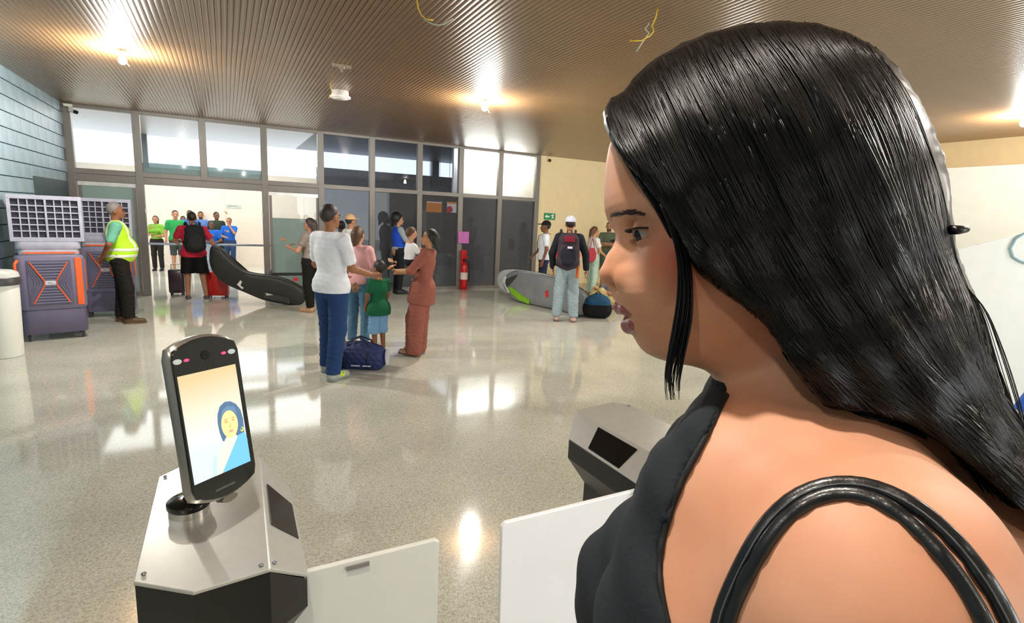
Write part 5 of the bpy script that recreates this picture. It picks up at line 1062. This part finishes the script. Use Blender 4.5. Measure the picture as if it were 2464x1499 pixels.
def hw(px, py):   # centre and half thickness of the hair mass
    Do = pdl(px, py, PO)*KP; Di = pdl(px, py, PI)*KP; ins_ = pdl(px, py) < 0; Tm = np.interp(py, [0, 300, 700, 900, 1150, 1400], [.074, .084, .088, .074, .045, .04]); R_ = np.interp(py, [0, 700, 950, 1200], [.105, .10, .075, .04])
    u_ = np.clip(Do/R_, 0, 1); ui = np.clip(Di/.022, 0, 1); wc = np.interp(py, [0, 700, 950, 1200, 1400], [0, 0, .030, .075, .085]); Tm = Tm+np.interp(py, [200, 500, 800], [.0005, .0015, .0024])*np.sin((px*.42+py*.90)*.040+1.3*np.sin((px*.9-py*.42)*.011))+.0016*np.sin((px*.9-py*.42)*.06+1.5*np.sin(py*.012)); return wc, np.where(ins_, Tm*np.sqrt(np.maximum(0, 1-(1-u_)**2))*(.80+.20*np.sqrt(np.maximum(0, 1-(1-ui)**2))), 0)
def hairf(g_):
    px = 1232+g_[0]*FOC/(D0-g_[2]); py = 749.5-g_[1]*FOC/(D0-g_[2]); wc, T_ = hw(px, py); D_ = pdl(px, py)*KP
    f = np.where(D_ < 0, np.abs(g_[2]-wc)-T_, np.maximum(D_, 0)+.0005)
    return (f*.8+.0008).astype(np.float32)
ha = [steps((.06, .56, .0042)), steps((-.26, .30, .0042)), steps((-.11, .145, .0042))]
wsolid('hair', hairf, ha, hairm); hair_o = bpy.data.objects[[o.name for o in wt.children if o.name.startswith('hair')][-1]]
G = [[(1456, 262), (1476, 332), (1520, 402), (1578, 476), (1622, 548), (1648, 612), (1660, 650)],
     [(1500, 222), (1548, 330), (1610, 450), (1668, 560), (1730, 660), (1810, 745), (1880, 840), (1965, 955)],
     [(1590, 138), (1650, 260), (1715, 400), (1785, 540), (1865, 670), (1950, 800), (2050, 920), (2200, 1012), (2350, 1124), (2500, 1255)],
     [(1710, 82), (1790, 220), (1870, 380), (1950, 540), (2040, 690), (2130, 820), (2230, 930), (2340, 1040), (2464, 1160), (2580, 1290)],
     [(1840, 58), (1945, 190), (2020, 350), (2085, 500), (2155, 640), (2220, 770), (2290, 890), (2370, 1000), (2464, 1110), (2580, 1250)],
     [(1970, 60), (2070, 180), (2140, 330), (2190, 480), (2228, 610), (2270, 720), (2320, 840), (2380, 950), (2450, 1050), (2570, 1210)],
     [(2090, 108), (2180, 225), (2238, 360), (2264, 480), (2278, 590), (2308, 680), (2348, 770), (2372, 860), (2405, 950), (2460, 1050), (2560, 1200)]]
NP = 34; GR = [resamp(q, NP) for q in G]
def strands(N, side, seed):
    R_ = np.random.RandomState(seed); paths = []
    for i in range(N):
        x = R_.rand()*(len(G)-1); k = int(x); a = x-k; P_ = GR[k]*(1-a)+GR[k+1]*a
        t0 = R_.rand()*.35 if R_.rand() < .6 else 0; t1 = 1-R_.rand()*.35 if R_.rand() < .5 else 1
        t_ = np.linspace(t0, t1, NP); Pq = np.stack([np.interp(t_, np.linspace(0, 1, NP), P_[:, c]) for c in (0, 1)], 1)
        nrm = np.gradient(Pq, axis=0); nrm /= np.linalg.norm(nrm, axis=1)[:, None]+1e-9; nrm = np.stack([-nrm[:, 1], nrm[:, 0]], 1)
        wv = (R_.randn()*8*np.sin(t_*math.pi*(1+R_.rand()*2)+R_.rand()*6)+R_.randn()*6*t_)+t_*13*np.sin(t_*11+x*4.2)+t_*7*np.sin(t_*23-x*9); Pq = Pq+nrm*wv[:, None]
        wc, T_ = hw(Pq[:, 0], Pq[:, 1]); bad = pdl(Pq[:, 0], Pq[:, 1]) > 4
        if bad[:NP*2//3].any(): continue
        ww = wc+side*(T_*1.0+.0012+.0015*R_.rand())
        r = (.0004+.0008*R_.rand())*np.sin(np.linspace(.25, 3.0, NP))**.5
        paths.append(([A(p[0], p[1], w_) for p, w_ in zip(Pq, ww)], list(r)))
    return paths
wtube(strands(1700, 1, 3), 'hair_strands', hairm, hair_o, 5)['kind'] = 'stuff'
wtube(strands(300, -1, 4), 'hair_strands', hairm, hair_o, 4)['kind'] = 'stuff'
# front lock beside the cheek
lk = resamp([(1600, 490), (1630, 560), (1648, 640), (1648, 730), (1638, 800), (1622, 870), (1612, 930), (1618, 962)], 24); pl = []
for i in range(110):
    t_ = np.linspace(0, 1, 24); wid = np.interp(t_, [0, .3, .6, .85, 1], [10, 13, 19, 17, 10]); o_ = RS.uniform(-1, 1); P_ = lk+np.stack([wid*o_+RS.randn()*2.5*t_*2, np.zeros(24)], 1)
    e_ = int(24-RS.randint(0, 9)); zz = np.interp(t_, [0, .3, 1], [.070, .066, .058])+.004*math.sqrt(max(0, 1-o_*o_))*RS.uniform(-1, 1)
    if i % 9 == 0: P_[-6:, 0] += np.linspace(0, RS.uniform(-10, 22), 6)
    pl.append(([A(p[0], p[1], w_) for p, w_ in zip(P_[:e_], zz[:e_])], list(.0011*np.linspace(1, .03, e_)**.6)))
wtube(pl, 'front_lock', hairm, hair_o, 5)
# temple wisps over the side of the forehead and nape wisps
pl = []
for i in range(70):
    a = RS.rand(); P_ = resamp([(1462+30*a, 300-40*a), (1486+38*a, 362), (1530+34*a, 430), (1580+26*a, 505), (1612+24*a, 572)], 18)
    wv = [(surf_w(p[0], p[1], lambda gg: face(gg), lo=-.02) or .02)+.002+.003*RS.rand() for p in P_]; wc, T_ = hw(P_[:, 0], P_[:, 1]); wv = np.maximum(wv, wc+T_+.001)
    pl.append(([A(p[0], p[1], w_) for p, w_ in zip(P_, wv)], list(.0011*np.sin(np.linspace(.3, 2.9, 18)))))
for i in range(40):
    a = RS.rand(); P_ = resamp([(1830+60*a, 760+60*a), (1900+50*a, 880+40*a), (1990+50*a, 975+18*a), (2110+40*a, 1000+22*a), (2230, 1035+24*a)], 18)
    wv = [(surf_w(p[0], p[1], lambda gg: sdf(gg, neck+torso[:4])) or .04)+.002 for p in P_]
    pl.append(([A(p[0], p[1], w_) for p, w_ in zip(P_, wv)], list(.0008*np.sin(np.linspace(.3, 2.9, 18)))))
for i in range(26):
    a = RS.rand(); P_ = resamp([(2285+10*a, 600+60*a), (2345+30*a, 740), (2385+45*a*a, 880), (2425+40*a*a, 1000), (2480, 1100)], 20)
    pl.append(([A(p[0], p[1], .01+.02*RS.rand()) for p in P_], .00028))
wtube(pl, 'loose_hairs', hairm, hair_o, 4)['kind'] = 'stuff'
cl = [A(2286, 553, .03), A(2308, 553, .032), A(2326, 551, .03), A(2331, 549, .03)]; wtube([(cl, [.004, .0036, .0028, .001])], 'hair_clip', mat('0d0c0c', .3), wt, 8)
# --- shoulder bag with two leather straps
bagm = mat('15171a', .30, 0, .05, 700, .1, .6, coat=.3, key='leather')
bt = thing('shoulder_bag', 'black leather shoulder bag straps arching over the bare near shoulder', 'bag', WL)
def onskin(pts, lift): return [A(x, y, (surf_w(x, y, lambda gg: sdf(gg, torso+neck+armL[:1])) or .12)+lift) for x, y in pts]
def cat2(P_): return resamp(P_, 40)
s1 = cat2([(1722, 1600), (1722, 1499), (1775, 1375), (1832, 1272), (1900, 1200), (1975, 1166), (2050, 1160), (2130, 1178), (2220, 1228), (2310, 1312), (2385, 1415), (2440, 1520), (2470, 1600)])
s2 = cat2([(1745, 1600), (1745, 1502), (1796, 1385), (1850, 1290), (1912, 1222), (1980, 1188), (2050, 1182), (2120, 1204), (2200, 1262), (2275, 1345), (2340, 1440), (2390, 1540), (2410, 1600)])
def mkstrap(P_, wd, nm): return wtube([(onskin(P_, .0035), wd)], nm, bagm, bt, 10, .55)
mkstrap(s1, .0048, 'strap'); mkstrap(s2, .0042, 'strap')
for P_ in (s1,): wtube([(onskin(P_, .0066), .0006)], 'stitching', mat('4a5054', .5), bt, 4)
c = Bp(.56, .30, -.06); c = WX([c])[0]
MB().prism(rrect(.24, .10, .03), 0, .24, Mx=T(tuple(c-np.array([0, 0, .12]))) @ RZ(25), inset=.012).build('bag_body', bagm, bt, angle=40)
for P_, dx in ((s1, .09), (s2, -.09)):
    e0 = WX(onskin(P_[:1], .0035))[0]; e1 = WX(onskin(P_[-1:], .0035))[0]; tp_ = c+np.array([math.cos(math.radians(25))*dx, math.sin(math.radians(25))*dx, .12])
    MB().tube([tuple(e0), tuple((e0+tp_)/2+np.array([0, -.02, 0])), tuple(tp_)], .0048, 8, flat=.6).tube([tuple(e1), tuple((e1+tp_)/2+np.array([.01, -.02, 0])), tuple(tp_)], .0048, 8, flat=.6).build('lower_strap', bagm, bt, smooth=True)
